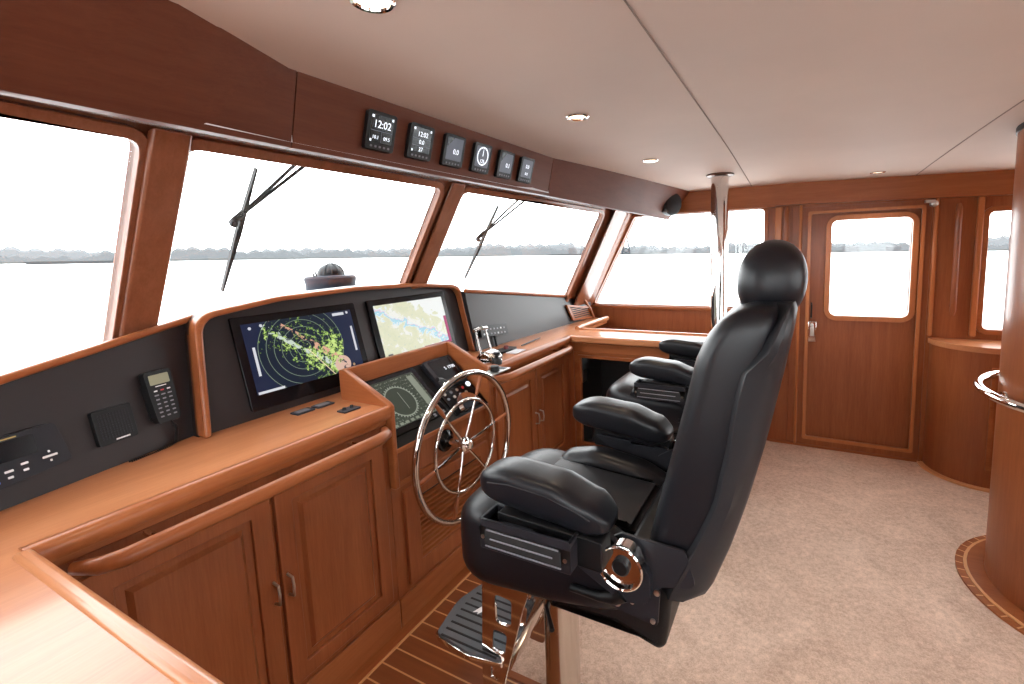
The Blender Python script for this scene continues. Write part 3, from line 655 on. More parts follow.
# green plotter in the steering pod
m, nt, p, uv = screen_nodes('plotter_picture', None, .8)
v = uvxy(nt, uv, .44, .47, 1.3, 1); r = length(nt, v); n1 = noise(nt, v, 26, 3, 0, .8); col = (.055, .065, .045); s = xyz(nt, v)
blk = lt(nt, mth(nt, 'FRACT', mth(nt, 'MULTIPLY', s[1], 13.0)), .45)
col = mixc(nt, mth(nt, 'MULTIPLY', gt(nt, n1, .56), mth(nt, 'MULTIPLY', gt(nt, r, .40), blk)), col, (.30, .34, .26))
col = mixc(nt, band(nt, r, .33, .012), col, (.34, .38, .30)); 
tt = N(nt, 'ShaderNodeMath', operation='ARCTAN2'); nt.links.new(s[1], tt.inputs[0]); nt.links.new(s[0], tt.inputs[1])
tk = lt(nt, mth(nt, 'FRACT', mth(nt, 'MULTIPLY', tt.outputs[0], 5.73)), .35); col = mixc(nt, mth(nt, 'MULTIPLY', band(nt, r, .355, .015), tk), col, (.42, .46, .38))
col = mixc(nt, mth(nt, 'MULTIPLY', band(nt, s[0], .06, .004), lt(nt, mth(nt, 'ABSOLUTE', s[1]), .2)), col, (.5, .55, .45)); 
nt.links.new(col, p.inputs['Emission Color']); PLOT = m

def display(y0, y1, z0, z1, label, pic, m0=.03, m1=.03, mb=.055, mtp=.028):
    t = thing('display', label, 'display', PP((y0+y1)/2, z0, .0))
    bm = B(); prism(bm, PP, rrect(y0, z0, y1, z1, .006, 2), t0=.001, t1=.016); obj('bezel', bm, GLOSSB, t, bevel=.002)
    a0, a1, b0, b1 = y0+m0, y1-m1, z0+mb, z1-mtp
    bm = B(); uvquad(bm, [PP(a0, b0, .0168), PP(a1, b0, .0168), PP(a1, b1, .0168), PP(a0, b1, .0168)]); sc = obj('screen', bm, pic, t)
    return t, sc, (a0, a1, b0, b1)
t, sc, (a0, a1, b0, b1) = display(.962, 1.508, .995, 1.345, 'large display left on the console, showing a green radar picture', RADAR)
def bar(parent, P, A0, B0, A1, B1, mt, tt=.0175, name='menu_bar'):
    bm = B(); prism(bm, P, [(A0, B0), (A1, B0), (A1, B1), (A0, B1)], t0=tt-.0006, t1=tt); return obj(name, bm, mt, parent)
W_, H_ = a1-a0, b1-b0
for q in ((.045, .25, .065, .66), (.955, .30, .975, .72), (.01, .0, .22, .035), (.80, .93, .92, .975)): bar(sc, PP, a0+q[0]*W_, b0+q[1]*H_, a0+q[2]*W_, b0+q[3]*H_, BAR)
for (x, y, mt) in ((.06, .93, BAR), (.15, .95, BAR), (.90, .08, plain('amber', (.8, .6, .3), .5)), (.955, .96, BAR)):
    bm = B(); cxx, cyy = a0+x*W_, b0+y*H_; prism(bm, PP, [(cxx+.006*cos(k*pi/6), cyy+.006*sin(k*pi/6)) for k in range(12)], t0=.0168, t1=.0175); obj('menu_button', bm, mt, sc)
bar(t, PP, 1.40, 1.012, 1.412, 1.018, PRINT, .0168, 'logo_strip')
t, sc, (a0, a1, b0, b1) = display(1.582, 2.138, 1.00, 1.345, 'large display right on the console, showing a pale nautical chart', CHART)
bar(sc, PP, a0+.02, b0+.008, a0+.05, b0+.016, GREYK)

# ------------------------------------------------------------ binnacle with plotter, and the steering wheel
bn = thing('steering_pod', 'wooden binnacle with a sloping dark instrument panel behind the steering wheel', 'console', (-1.5, 1.60, 0))
ya, yb = 1.265, 1.935; T0 = .024
side = [(-1.415, .165), (-1.415, HC+.012), (-1.44, HC+.022), (-1.65, 1.095), (-1.68, 1.10), (-1.70, 1.08), (-1.70, .165)]
for y in (ya, yb-T0):
    bm = B(); prism(bm, lambda a, b, t: V((a, y+t, b)), [(-1.415, .62), (-1.415, HC+.004), (-1.43, HC+.016), (-1.66, 1.092), (-1.705, 1.092), (-1.705, .62)], t1=T0); obj('side_wall', bm, WX, bn, bevel=.007, bseg=3)
bm = B(); box(bm, (-1.70, ya+.01, .90), (-1.672, yb-.01, 1.094)); obj('back_wall', bm, WY, bn, bevel=.007, bseg=3)
bm = B(); box(bm, (-1.75, ya, 0), (-1.445, yb, .765)); obj('body', bm, WZ, bn)
bm = B(); box(bm, (-1.448, ya, 0), (-1.436, yb, .135)); obj('plinth', bm, WY, bn, bevel=.003)
bm = B(); box(bm, (-1.449, ya+.02, .765), (-1.415, yb-.02, .785)); obj('lip', bm, WY, bn, bevel=.004)
fo, fu, fv = V((-1.418, ya+T0, .784)), V((0, 1, 0)), V((-.255, 0, .235)).normalized()
def PI_(a, b, t): return fo+fu*a+fv*b+V((fv.z, 0, -fv.x))*t   # sloping panel frame: a across, b up the slope, t out
Wp = yb-ya-2*T0; Hp = .348
bm = B(); prism(bm, PI_, [(0, 0), (Wp, 0), (Wp, Hp), (0, Hp)], t0=-.012, t1=0); obj('instrument_panel', bm, BLK, bn)
# louvred grille below the wheel
g0, g1, h0, h1 = 1.32, 1.895, .165, .585
bm = B(); prism(bm, PFC, [(g0, h0), (g1, h0), (g1, h1), (g0, h1)], [rrect(g0+.075, h0+.075, g1-.06, h1-.055, .003, 2)], 0, .018); vt = obj('louvre_frame', bm, WZ, bn, bevel=.004)
bm = B()
k = 0; z = h0+.085
while z < h1-.065:
    hexa(bm, [PFC(g0+.076, z, .001), PFC(g1-.061, z, .001), PFC(g1-.061, z-.006, .016), PFC(g0+.076, z-.006, .016)], [PFC(g0+.076, z+.010, .001), PFC(g1-.061, z+.010, .001), PFC(g1-.061, z+.004, .017), PFC(g0+.076, z+.004, .017)]); z += .023
obj('louvre_slats', bm, WY, vt)
bm = B(); box(bm, (-1.446, g0+.076, h0+.076), (-1.444, g1-.061, h1-.056)); obj('louvre_backing', bm, BLKM, vt)
bm = B(); box(bm, (-1.448, 1.30, .61), (-1.436, 1.90, .63)); obj('moulding', bm, WY, bn, bevel=.003)

def PIb(q): return lambda a, b, t: PI_(a, b, t+q)
t = thing('plotter', 'green plotter display on the sloping panel, left of the autopilot', 'display', PI_(.17, .02, .001))
bm = B(); prism(bm, PI_, rrect(.012, .045, .345, .335, .008, 2), t0=.001, t1=.014); obj('bezel', bm, GLOSSB, t, bevel=.002)
bm = B(); uvquad(bm, [PI_(.03, .075, .0146), PI_(.318, .075, .0146), PI_(.318, .312, .0146), PI_(.03, .312, .0146)]); sc = obj('screen', bm, PLOT, t)
bar(sc, PI_, .270, .10, .305, .295, GRNB, .0152, 'menu_column')
for i in range(9):
    bar(sc, PI_, .045+.03*i, .080, .045+.03*i+.018, .092, GRNB, .0152, 'soft_key')
for i in range(6):
    bm = B(); prism(bm, PI_, rrect(.255+.022*(i % 3)*1.3, .052 if i < 3 else .0605, .268+.022*(i % 3)*1.3, .058 if i < 3 else .0665, .001, 1), t0=.014, t1=.0162); obj('key', bm, GREYK, t)
for (x, y) in ((.30, .325),):
    pass
t = thing('autopilot', 'dark autopilot control head on the sloping panel, top right behind the wheel', 'controller', PI_(.47, .17, .001))
bm = B(); prism(bm, PI_, rrect(.40, .165, .60, .335, .012, 3), t0=.001, t1=.028); obj('housing', bm, GREYP, t, bevel=.006)
bm = B(); prism(bm, PI_, rrect(.425, .20, .575, .325, .006, 2), t0=.028, t1=.0295); s2 = obj('screen', bm, GLOSSB, t)
for tx, x, y in (('17', .535, .262), ('00', .562, .262), ('S', .505, .262)): obj('digits', glyphs(tx, .026, lambda a, b, d, x=x, y=y: PI_(x+a, y+b, .0296+d)), LCD, s2)
t = thing('engine_panel', 'black switch panel with silver buttons low on the sloping panel, behind the wheel spokes', 'switch panel', PI_(.48, .01, .001))
bm = B(); prism(bm, PI_, rrect(.375, .012, .61, .155, .006, 2), t0=.001, t1=.008); obj('plate', bm, GLOSSB, t, bevel=.002)
for i in range(4):
    for j in range(2):
        bm = B(); lathe(bm, PI_(.40+.045*i, .105+.03*j, .008), PI_(0, 0, 1)-PI_(0, 0, 0), [(.008, 0), (.008, .004), (0, .005)], 12); obj('button', bm, (STEEL if (i+j) % 2 else REDK if i == 3 else GREYK), t)
t = thing('indicator_lamp', 'round white indicator on the panel beside the autopilot', 'lamp', PI_(.585, .145, .008))
bm = B(); lathe(bm, PI_(.585, .142, .008), PI_(0, 0, 1)-PI_(0, 0, 0), [(.014, 0), (.014, .006), (.010, .008), (0, .009)], 16); obj('lens', bm, LCD, t)
t = thing('rudder_indicator', 'curved silver rudder gauge at the lower right of the sloping panel', 'gauge', PI_(.50, .02, .008))
bm = B(); prism(bm, PI_, [(.50+.085*cos(a), .022+.085*sin(a)) for a in [pi*i/20 for i in range(21)]]+[(.50+.055*cos(a), .022+.055*sin(a)) for a in [pi-pi*i/20 for i in range(21)]], t0=.008, t1=.013); obj('bezel', bm, CHR, t)
bm = B(); prism(bm, PI_, [(.50+.055*cos(a), .022+.055*sin(a)) for a in [pi*i/20 for i in range(21)]], t0=.008, t1=.010); obj('face', bm, SLATE, t)

# steering wheel: rim, inner ring, six spokes with grips, hub, shaft
WCN = V((-1.30, 1.585, .705)); WR = .325
sw = thing('steering_helm', 'large polished steel steering wheel with six spokes and an inner ring', 'steering wheel', (-1.30, WCN.y, WCN.z-WR))
circ = lambda r, x, n=64: [(WCN.x+x, WCN.y+r*cos(2*pi*i/n), WCN.z+r*sin(2*pi*i/n)) for i in range(n)]
obj('rim', tube(B(), circ(WR, 0), .0140, 12, closed=True), WCHR, sw)
obj('inner_ring', tube(B(), circ(.205, -.006), .008, 10, closed=True), WCHR, sw)
for k in range(6):
    a = rad(8+60*k); d = V((0, cos(a), sin(a)))
    s_ = obj('spoke', tube(B(), [WCN+d*.03+V((-.02, 0, 0)), WCN+d*.10+V((-.012, 0, 0)), WCN+d*(WR-.01)], .0058, 8), WCHR, sw)
    obj('grip', tube(B(), [WCN+d*.222+V((-.004, 0, 0)), WCN+d*.26+V((-.002, 0, 0)), WCN+d*.30, WCN+d*.315], [.0068, .0105, .0085, .0068], 10), WZ, s_)
bm = B(); lathe(bm, WCN+V((-.035, 0, 0)), (1, 0, 0), [(.030, 0), (.034, .01), (.034, .03), (.022, .036), (.022, .046), (.016, .052), (0, .054)], 24); obj('hub', bm, CHR, sw)
bm = B(); tube(bm, [WCN+V((-.035, 0, 0)), (-1.434, WCN.y, WCN.z)], .016, 16); obj('shaft', bm, CHR, sw)
bm = B(); lathe(bm, (-1.436, WCN.y, WCN.z), (1, 0, 0), [(.05, 0), (.05, .012), (.034, .02), (.026, .03), (0, .03)], 24); obj('flange', bm, GLOSSB, sw)

# ------------------------------------------------------------ things on the port fascia
n_ = V((1, -(.155/.6)*-1*0, .35)).normalized()
bA, bB = V((-1.69, .20, HC)), V((-1.845, .80, HC)); uu = (bB-bA).normalized(); vv = V((-.20, 0, 1)).normalized(); nn = uu.cross(vv).normalized(); nn = nn if nn.x > 0 else -nn
vv2 = nn.cross(uu).normalized(); vv2 = vv2 if vv2.z > 0 else -vv2
FO = V((-1.69, .20, HC))
def fuv(px, py):
    d = atp(px, py, FO, nn)-FO; return d.dot(uu), d.dot(vv2)
def PL(a, b, t): return FO+uu*a+vv2*b+nn*t
# satellite communication controller at the left edge
a1_, b1_ = fuv(50, 424); a2_, b2_ = fuv(62, 460); A1 = (a1_+a2_)/2; BT, BB_ = b1_+.004, b2_-.002; A0 = A1-.30
t = thing('communication_terminal', 'dark grey control unit with a black screen and keys at the left edge', 'controller', PL((A0+A1)/2, BB_, .001))
bm = B(); prism(bm, PL, rpoly([(A0, BB_-.03), (A1+.008, BB_), (A1-.008, BT), (A0, BT)], .012), t0=.001, t1=.03); obj('housing', bm, GREYP, t, bevel=.006, bseg=3)
hh = BT-BB_
bm = B(); prism(bm, PL, rrect(A0+.08, BB_+hh*.42, A1-.055, BT-hh*.12, .004, 2), t0=.03, t1=.0312); obj('screen', bm, GLOSSB, t)
bar(t, PL, A1-.135, BT-hh*.09, A1-.085, BT-hh*.06, plain('gold_print', (.5, .38, .12), .5), .0306, 'lettering')
for i, (x, z, w2, mt) in enumerate(((.035, .25, .03, PRINT), (.035, .14, .004, PRINT), (.035, .36, .004, PRINT), (.085, .27, .014, PRINT), (.115, .20, .016, PRINT), (.145, .16, .014, PRINT), (.085, .12, .010, PRINT), (.115, .06, .010, PRINT), (.145, .02, .020, BLUEK), (.175, .12, .014, PRINT))):
    cx_, cz_ = A1-x, BB_+hh*z; bm = B(); prism(bm, PL, rrect(cx_-w2/2, cz_-.0028, cx_+w2/2, cz_+.0028, .001, 1), t0=.03, t1=.0318); obj('key', bm, mt, t)
# intercom speaker
(c1, d1), (c2, d2), (c3, d3), (c4, d4) = [fuv(*q) for q in ((84, 413), (126, 404), (135, 436), (97, 447))]
sa0, sa1, sb0, sb1 = (c1+c4)/2, (c2+c3)/2, (d3+d4)/2, (d1+d2)/2
t = thing('intercom_speaker', 'square black intercom speaker on the fascia, left of the telephone handset', 'speaker', PL((sa0+sa1)/2, sb0, .001))
bm = B(); prism(bm, PL, rrect(sa0, sb0, sa1, sb1, .006, 3), t0=.001, t1=.018); obj('housing', bm, BLK, t, bevel=.004)
bm = B(); hw, hh_ = sa1-sa0, sb1-sb0
for i in range(11):
    for j in range(11):
        x, z = sa0+hw*(.12+.076*i), sb0+hh_*(.16+.068*j); prism(bm, PL, [(x-.0022, z-.0022), (x+.0022, z-.0022), (x+.0022, z+.0022), (x-.0022, z+.0022)], t0=.018, t1=.019)
g_ = obj('grille', bm, GREYP, t)
bar(t, PL, sa0+hw*.42, sb0+hh_*.06, sa0+hw*.78, sb0+hh_*.10, PRINT, .0186, 'lettering')
# telephone handset in its cradle
(c1, d1), (c2, d2), (c3, d3), (c4, d4) = [fuv(*q) for q in ((139, 375), (160, 369), (177, 416), (157, 425))]
ha0, ha1, hb0, hb1 = (c1+c4)/2-.018, (c2+c3)/2, (d3+d4)/2, (d1+d2)/2; hw, hh_ = ha1-ha0, hb1-hb0; T_ = .035
t = thing('telephone_handset', 'black telephone handset with keypad and pale screen hanging on the fascia', 'telephone', PL((ha0+ha1)/2, hb0, .001))
bm = B(); prism(bm, PL, rpoly([(ha0+.004, hb0+.01), (ha1-.004, hb0+.01), (ha1-.002, hb0+hh_*.75), (ha0+.002, hb0+hh_*.75)], .01), t0=.001, t1=.012); obj('cradle', bm, BLK, t, bevel=.003)
bm = B(); prism(bm, PL, rpoly([(ha0+hw*.08, hb0), (ha1-hw*.06, hb0), (ha1-hw*.02, hb0+hh_*.55), (ha1, hb1), (ha0, hb1), (ha0+hw*.02, hb0+hh_*.55)], [.014, .014, .05, .012, .012, .05]), t0=.013, t1=T_); obj('body', bm, BLK, t, bevel=.006, bseg=3)
bm = B(); prism(bm, PL, rrect(ha0+hw*.14, hb0+hh_*.74, ha1-hw*.14, hb0+hh_*.93, .003, 2), t0=T_, t1=T_+.001); obj('screen', bm, LCDY, t)
bar(t, PL, ha0+hw*.30, hb0+hh_*.695, ha0+hw*.70, hb0+hh_*.712, PRINT, T_+.0008, 'lettering')
for j in range(7):
    for i in range(3):
        x, z = ha0+hw*(.26+.24*i), hb0+hh_*(.62-.083*j); w2 = .0048 if j != 1 else .006
        bm = B(); prism(bm, PL, rrect(x-w2, z-.0022, x+w2, z+.0022, .001, 1), t0=T_, t1=T_+.002); obj('key', bm, REDK if (j, i) == (0, 1) else GREYK if j else PRINT, t)
# coiled cord
(e1, f1), (e2, f2), (e3, f3) = fuv(170, 428), fuv(172, 443), fuv(125, 464)
pth = []; ctrl = [PL(ha0+hw*.6, hb0+.004, .022), PL(e1, f1, .03), PL(e2, f2+.004, .02), PL((e2+e3)/2, (f2+f3)/2-.004, .02), PL(e3, f3+.004, .02)]
L_ = len(ctrl)-1
for i in range(321):
    s_ = i/320*L_; k = min(int(s_), L_-1); f_ = s_-k; p = ctrl[k].lerp(ctrl[k+1], f_); d = (ctrl[k+1]-ctrl[k]).normalized(); q = d.cross(nn).normalized(); r_ = .0045 if s_ > .6 else .001
    a = i*2*pi/6.5; pth.append(p+q*cos(a)*r_+nn*sin(a)*r_)
obj('cord', tube(B(), pth, .0016, 5), BLK, t)

# ------------------------------------------------------------ switch plates on the worktop
for (px, py, w2, d2, lab, kn) in ((303, 412, .075, .05, 'grey switch plate on the worktop, nearest the left display', 0), (323, 405.5, .075, .05, 'grey switch plate on the worktop, middle of the row of three', 0), (349, 410, .075, .05, 'grey plate with two black knobs on the worktop beside the binnacle', 1)):
    p = at(px, py, 2, HC); t = thing('switch_plate', lab, 'switch plate', p+V((0, 0, .0005)), 'switch plates on the worktop')
    bm = B(); prism(bm, PZ(HC+.0005), rrect(p.x-d2/2, p.y-w2/2, p.x+d2/2, p.y+w2/2, .005, 3), t1=.005); obj('plate', bm, SLATE, t, bevel=.0015)
    if kn:
        for dy in (-.018, .016):
            bm = B(); lathe(bm, (p.x-.004, p.y+dy, HC+.005), (0, 0, 1), [(.008, 0), (.006, .010), (0, .011)], 12); obj('knob', bm, BLK, t)
    else:
        bm = B(); prism(bm, PZ(HC+.005), rrect(p.x-d2*.32, p.y-w2*.36, p.x+d2*.30, p.y+w2*.30, .003, 2), t1=.002); obj('key_field', bm, GREYK, t)

# ------------------------------------------------------------ throttle and controls on the right part of the worktop
def on(px, py, h=0): return at(px, py, 2, HC+h)
t = thing('throttle_control', 'chrome twin-lever engine throttle on the worktop right of the binnacle', 'throttle', (-1.50, 2.06, HC))
tc = V((-1.51, 2.07, HC))
bm = B(); prism(bm, PZ(HC), [(tc.x+.062*cos(a), tc.y+.078*sin(a)) for a in [2*pi*i/28 for i in range(28)]], t1=.008); obj('base_plate', bm, CHR, t, bevel=.002)
bm = B(); prof = [( -.058, 0), (.058, 0), (.056, .02), (.035, .045), (0, .056), (-.035, .045), (-.056, .02)]
pad(bm, lambda a, b, d: V((tc.x+a, tc.y+d, HC+.008+b)), rpoly(prof, .012, 4), -.055, .055, .02); obj('dome', bm, SCHR, t)
for dy, px_ in ((-.048, 0), (.048, 0)):
    bm = B(); tube(bm, [tc+V((-.02, dy, .035)), tc+V((-.035, dy, .09)), tc+V((-.05, dy*.95, .15)), tc+V((-.055, dy*.9, .175))], [.008, .006, .0055, .0055], 10); l_ = obj('lever', bm, SCHR, t)
    bm = B(); tube(bm, [tc+V((-.055, dy*1.25, .176)), tc+V((-.055, dy*.2, .182))], [.010, .011], 12); obj('knob', bm, SCHR, l_)
t = thing('side_lever', 'small black and chrome lever at the left foot of the throttle', 'lever', on(447, 386))
p = on(447, 386); bm = B(); lathe(bm, p, (0, 0, 1), [(.02, 0), (.02, .012), (.01, .02), (0, .02)], 16); obj('base', bm, CHR, t)
bm = B(); tube(bm, [p+V((0, 0, .02)), p+V((.0, -.03, .04)), p+V((0, -.06, .045))], [.006, .006, .011], 10); obj('arm', bm, BLK, t)
p = on(497, 364)
t = thing('joystick', 'black thruster joystick on the worktop right of the throttle', 'joystick', p)
bm = B(); lathe(bm, p, (0, 0, 1), [(.028, 0), (.028, .018), (.022, .030), (.010, .036), (.010, .048), (.018, .055), (.018, .066), (0, .07)], 20); obj('body', bm, BLK, t)
p = on(507, 373)+V((-.055, 0, 0))
t = thing('trim_controller', 'silver square plate with a low black knob on the worktop edge', 'controller', p)
bm = B(); prism(bm, PZ(HC), rrect(p.x-.045, p.y-.075, p.x+.03, p.y+.075, .006, 3), t1=.008); obj('plate', bm, STEEL, t, bevel=.002)
bm = B(); lathe(bm, p+V((-.01, -.01, .008)), (0, 0, 1), [(.024, 0), (.022, .022), (.018, .026), (0, .027)], 20); obj('knob', bm, BLK, t)
bm = B(); prism(bm, PZ(HC+.008), rrect(p.x-.03, p.y+.03, p.x+.015, p.y+.065, .003, 2), t1=.002); obj('key_field', bm, SLATE, t)
p = on(508, 350)
t = thing('radar_keypad', 'low black key pad with a red cap behind the joystick', 'keypad', p)
bm = B(); prism(bm, PZ(HC), rrect(p.x-.035, p.y-.11, p.x+.035, p.y+.05, .006, 3), t1=.014); obj('housing', bm, BLK, t, bevel=.003)
bm = B(); lathe(bm, p+V((0, -.02, .014)), (0, 0, 1), [(.016, 0), (.014, .018), (0, .02)], 16); obj('cap', bm, plain('dark_red_cap', (.16, .02, .02), .4), t)
p = on(531, 343)
t = thing('pen', 'dark pen lying on the worktop towards the starboard end', 'pen', p)
bm = B(); tube(bm, [p+V((.0, -.12, .006)), p+V((-.01, .02, .006)), p+V((-.02, .16, .006))], [.004, .006, .003], 8); obj('barrel', bm, SLATE, t)
p = on(516, 352)
t = thing('notepad', 'small pale notepad on the worktop beside the pen', 'notepad', p)
bm = B(); prism(bm, PZ(HC), rrect(p.x-.035, p.y-.06, p.x+.035, p.y+.06, .003, 2), t1=.006); obj('pages', bm, plain('paper', (.5, .5, .55), .6), t, bevel=.001)
# bracket-mounted panel on the starboard fascia, above the throttle
t = thing('alarm_panel', 'black tilted panel of keys standing on a bracket behind the throttle', 'control panel', on(484, 350))
q0 = atp(477, 331, (-1.74, 2.3, HC), V((1, 0, .20)).normalized()); q1 = atp(502, 328, (-1.74, 2.3, HC), V((1, 0, .20)).normalized())
u_ = (q1-q0).normalized(); v_ = V((-.20, 0, 1)).normalized(); Pq = PF(q0+V((.03, 0, 0)), u_, v_); wq = (q1-q0).length
bm = B(); prism(bm, Pq, rrect(-.01, -.04, wq+.01, .035, .004, 2), t0=-.008, t1=.008); obj('plate', bm, BLK, t, bevel=.002)
for i in range(7):
    for j in range(2):
        bm = B(); x_ = .01+i*(wq-.01)/7; prism(bm, Pq, rrect(x_, -.028+j*.03, x_+.014, -.028+j*.03+.01, .001, 1), t0=.008, t1=.0095); obj('key', bm, GREYK if (i*3+j) % 4 else PRINT, t)
bm = B(); tube(bm, [q0+u_*wq*.5+V((.028, 0, -.03)), V((q0.x+.05, q0.y+wq*.5, HC))], .008, 8); obj('bracket', bm, BLK, t)
# vent grille at the starboard end of the fascia
Pv = lambda a, b, t_: V((-1.655-.20*(b-HC)+t_+.11*(a-3.45), a, b))
t = thing('air_vent', 'dark slatted air vent with wooden frame at the right end of the grey fascia', 'vent', Pv(3.42, 1.0, .01))
nv_ = (Pv(1, 0, 0)-Pv(0, 0, 0)).cross(Pv(0, 1, 0)-Pv(0, 0, 0)).normalized(); hv = [atp(x, y, Pv(3.45, 1.05, 0), nv_) for x, y in ((571.8, 320.4), (593.3, 317.4), (588.4, 306.7), (564.9, 304.7))]
hv = [(q.y, q.z) for q in hv]; cy_, cz2 = sum(q[0] for q in hv)/4, sum(q[1] for q in hv)/4
vo = rpoly(hv, .006, 2); vi = rpoly([(cy_+(q[0]-cy_)*.82, cz2+(q[1]-cz2)*.74) for q in hv], .003, 2); vlo, vhi = min(q[1] for q in vi), max(q[1] for q in vi)
bm = B(); prism(bm, Pv, vo, [vi], .001, .018); obj('frame', bm, WY, t, bevel=.003)
bm = B(); prism(bm, Pv, vi, t0=.001, t1=.004); obj('backing', bm, BLKM, t)
bm = B()
for i in range(6):
    z = vlo+.008+(vhi-vlo-.014)*i/6; f0 = (z-hv[0][1])/(hv[3][1]-hv[0][1]); ya2 = hv[0][0]*(1-f0)+hv[3][0]*f0+.03; yb2 = hv[1][0]*(1-f0)+hv[2][0]*f0-.03; prism(bm, Pv, [(ya2, z), (yb2, z), (yb2, z+.006), (ya2, z+.006)], t0=.004, t1=.010)
obj('slats', bm, WY, t)
# compass dome standing behind the display pod
p = V((-2.42, 1.80, 1.405)); t = thing('deck_compass', 'dark blue domed compass standing outside the window behind the display console', 'compass', (p.x, p.y, .86))
bm = B(); lathe(bm, (p.x, p.y, 1.09), (0, 0, 1), [(.12, -.23), (.12, -.21), (.10, -.19), (.10, .16), (.130, .20), (.134, .33), (.138, .345), (.138, .36), (.13, .37), (.07, .375), (0, .375)], 32); obj('base', bm, plain('slate_drum', (.010, .013, .022), .6, spec=.15), t)
bm = B(); lathe(bm, (p.x, p.y, 1.464), (0, 0, 1), [(.072, 0), (.070, .02), (.056, .045), (.03, .062), (0, .068)], 28); obj('dome', bm, plain('smoked_dome', (.004, .005, .007), .35, spec=.2), t)
for k in range(5):
    a0_ = rad(-60+30*k); bm = B(); tube(bm, [p+V((.076*cos(a)*cos(a0_), .076*cos(a)*sin(a0_), .058+.072*sin(a))) for a in [pi/2*i/6 for i in range(7)]], .0025, 6); obj('rib', bm, BLK, t)
for dy in (-.10, -.085):
    bm = B(); tube(bm, [p+V((0, dy, .045)), p+V((0, dy-.01, .085))], [.005, .004], 8); obj('pin', bm, BLK, t)

# ------------------------------------------------------------ overhead instruments
po0, po1 = V((XO(.86, 1), .86, ZO(.86))), V((XO(2.2, 1), 2.2, ZO(2.2)))
def PO(y, z, t_):                                          # on the centre overhead panel
    f = (z-ZO(y))/(zc(-1, y)-ZO(y)); return V((XO(y, 1)*(1-f)+XO(y, 0)*f+t_, y, z))
gtxt = (([('12:02', .031, 0, .018), ('10.1', .015, -.022, -.02), ('09.5', .015, .022, -.02)], 'time over two small figures'), ([('12:02', .022, .002, .024), ('0.0', .020, .0, -.001), ('37', .020, .0, -.025)], 'showing three rows of figures'),
        ([('0.0', .026, .008, -.004)], 'one figure on grey'), ([('125', .020, .0, -.012)], 'showing a round dial'), ([('0.1', .026, .012, -.004)], 'with a slanted field'), ([('0.0', .024, .0, .014), ('0 0', .018, 0, -.018)], 'figures on pale grey'))
names = ('first', 'second', 'third', 'fourth', 'fifth', 'sixth')
for i in range(6):
    yc = 1.112+.1725*i; zc_ = 1.952
    t = thing('instrument_gauge', '%s from the left of six square overhead gauges, %s' % (names[i], gtxt[i][1]), 'gauge', PO(yc, zc_-.055, .002), 'square gauges on the overhead panel')
    Pg = lambda a, b, d, yc=yc: PO(yc+a, zc_+b, .003+d)
    bm = B(); prism(bm, Pg, rrect(-.056, -.056, .056, .056, .008, 3), t0=0, t1=.016); obj('housing', bm, BLK, t, bevel=.003)
    bm = B(); prism(bm, Pg, rrect(-.043, -.034, .043, .045, .003, 2), t0=.016, t1=.0166); s_ = obj('screen', bm, (GLOSSB if i < 2 else LCDG), t)
    if i < 2:
        for q in ((-.042, -.001, .042, .0005), (-.0005, -.033, .0005, -.001)) if i == 0 else ((-.042, .010, .042, .0115), (-.042, -.0135, .042, -.012)): bar(s_, Pg, *q, LCDG, .0172, 'divider')
        for q in ((-.042, .036, -.034, .043), (.036, .036, .042, .043), (-.042, -.033, -.036, -.026)): bar(s_, Pg, *q, LCD, .0172, 'corner_mark')
    if i == 3:
        bm = B(); prism(bm, Pg, [(.036*cos(2*pi*k/28), .008+.036*sin(2*pi*k/28)) for k in range(28)], [[(.031*cos(2*pi*k/28), .008+.031*sin(2*pi*k/28)) for k in range(28)]], .0166, .0172); obj('dial_ring', bm, LCD, s_)
        bm = B(); prism(bm, Pg, [(-.002, .008), (.002, .008), (.001, .036), (-.001, .036)], t0=.0166, t1=.0172); obj('needle', bm, LCD, s_)
    if i in (2, 4):
        bm = B(); prism(bm, Pg, [(-.042, .044), (-.042, .008), (-.008, .044)], t0=.0166, t1=.0170); obj('corner_field', bm, GLOSSB, s_)
    for tx, sz, x, y in gtxt[i][0]: obj('digits', glyphs(tx, sz, lambda a, b, d, x=x, y=y: Pg(x+a, y+b, .0172+d)), LCD, s_)
    for k in range(5):
        bm = B(); prism(bm, Pg, rrect(-.038+.017*k, -.049, -.030+.017*k, -.043, .001, 1), t0=.016, t1=.0172); obj('button', bm, GREYK, t)
# round overhead loudspeaker at the starboard end
y_ = 3.70; sp = at(677.5, 205, 1, y_); sx = XO(y_, 1)*.55+XO(y_, 0)*.45
nrm = V((1, -.62, -.05)).normalized()
t = thing('ceiling_speaker', 'round black loudspeaker at the right end of the overhead panel', 'speaker', (sx, y_, 1.83))
bm = B(); lathe(bm, (sx+.022, y_, 1.91), nrm, [(.085, -.03), (.085, .008), (.078, .022), (.05, .032), (0, .036)], 28); obj('grille', bm, plain('speaker_cloth', (.018, .018, .02), .8), t)
bm = B(); lathe(bm, (sx+.018, y_, 1.91), nrm, [(.092, -.04), (.092, .008), (.086, .012), (.084, .006)], 28); obj('bezel', bm, BLK, t)
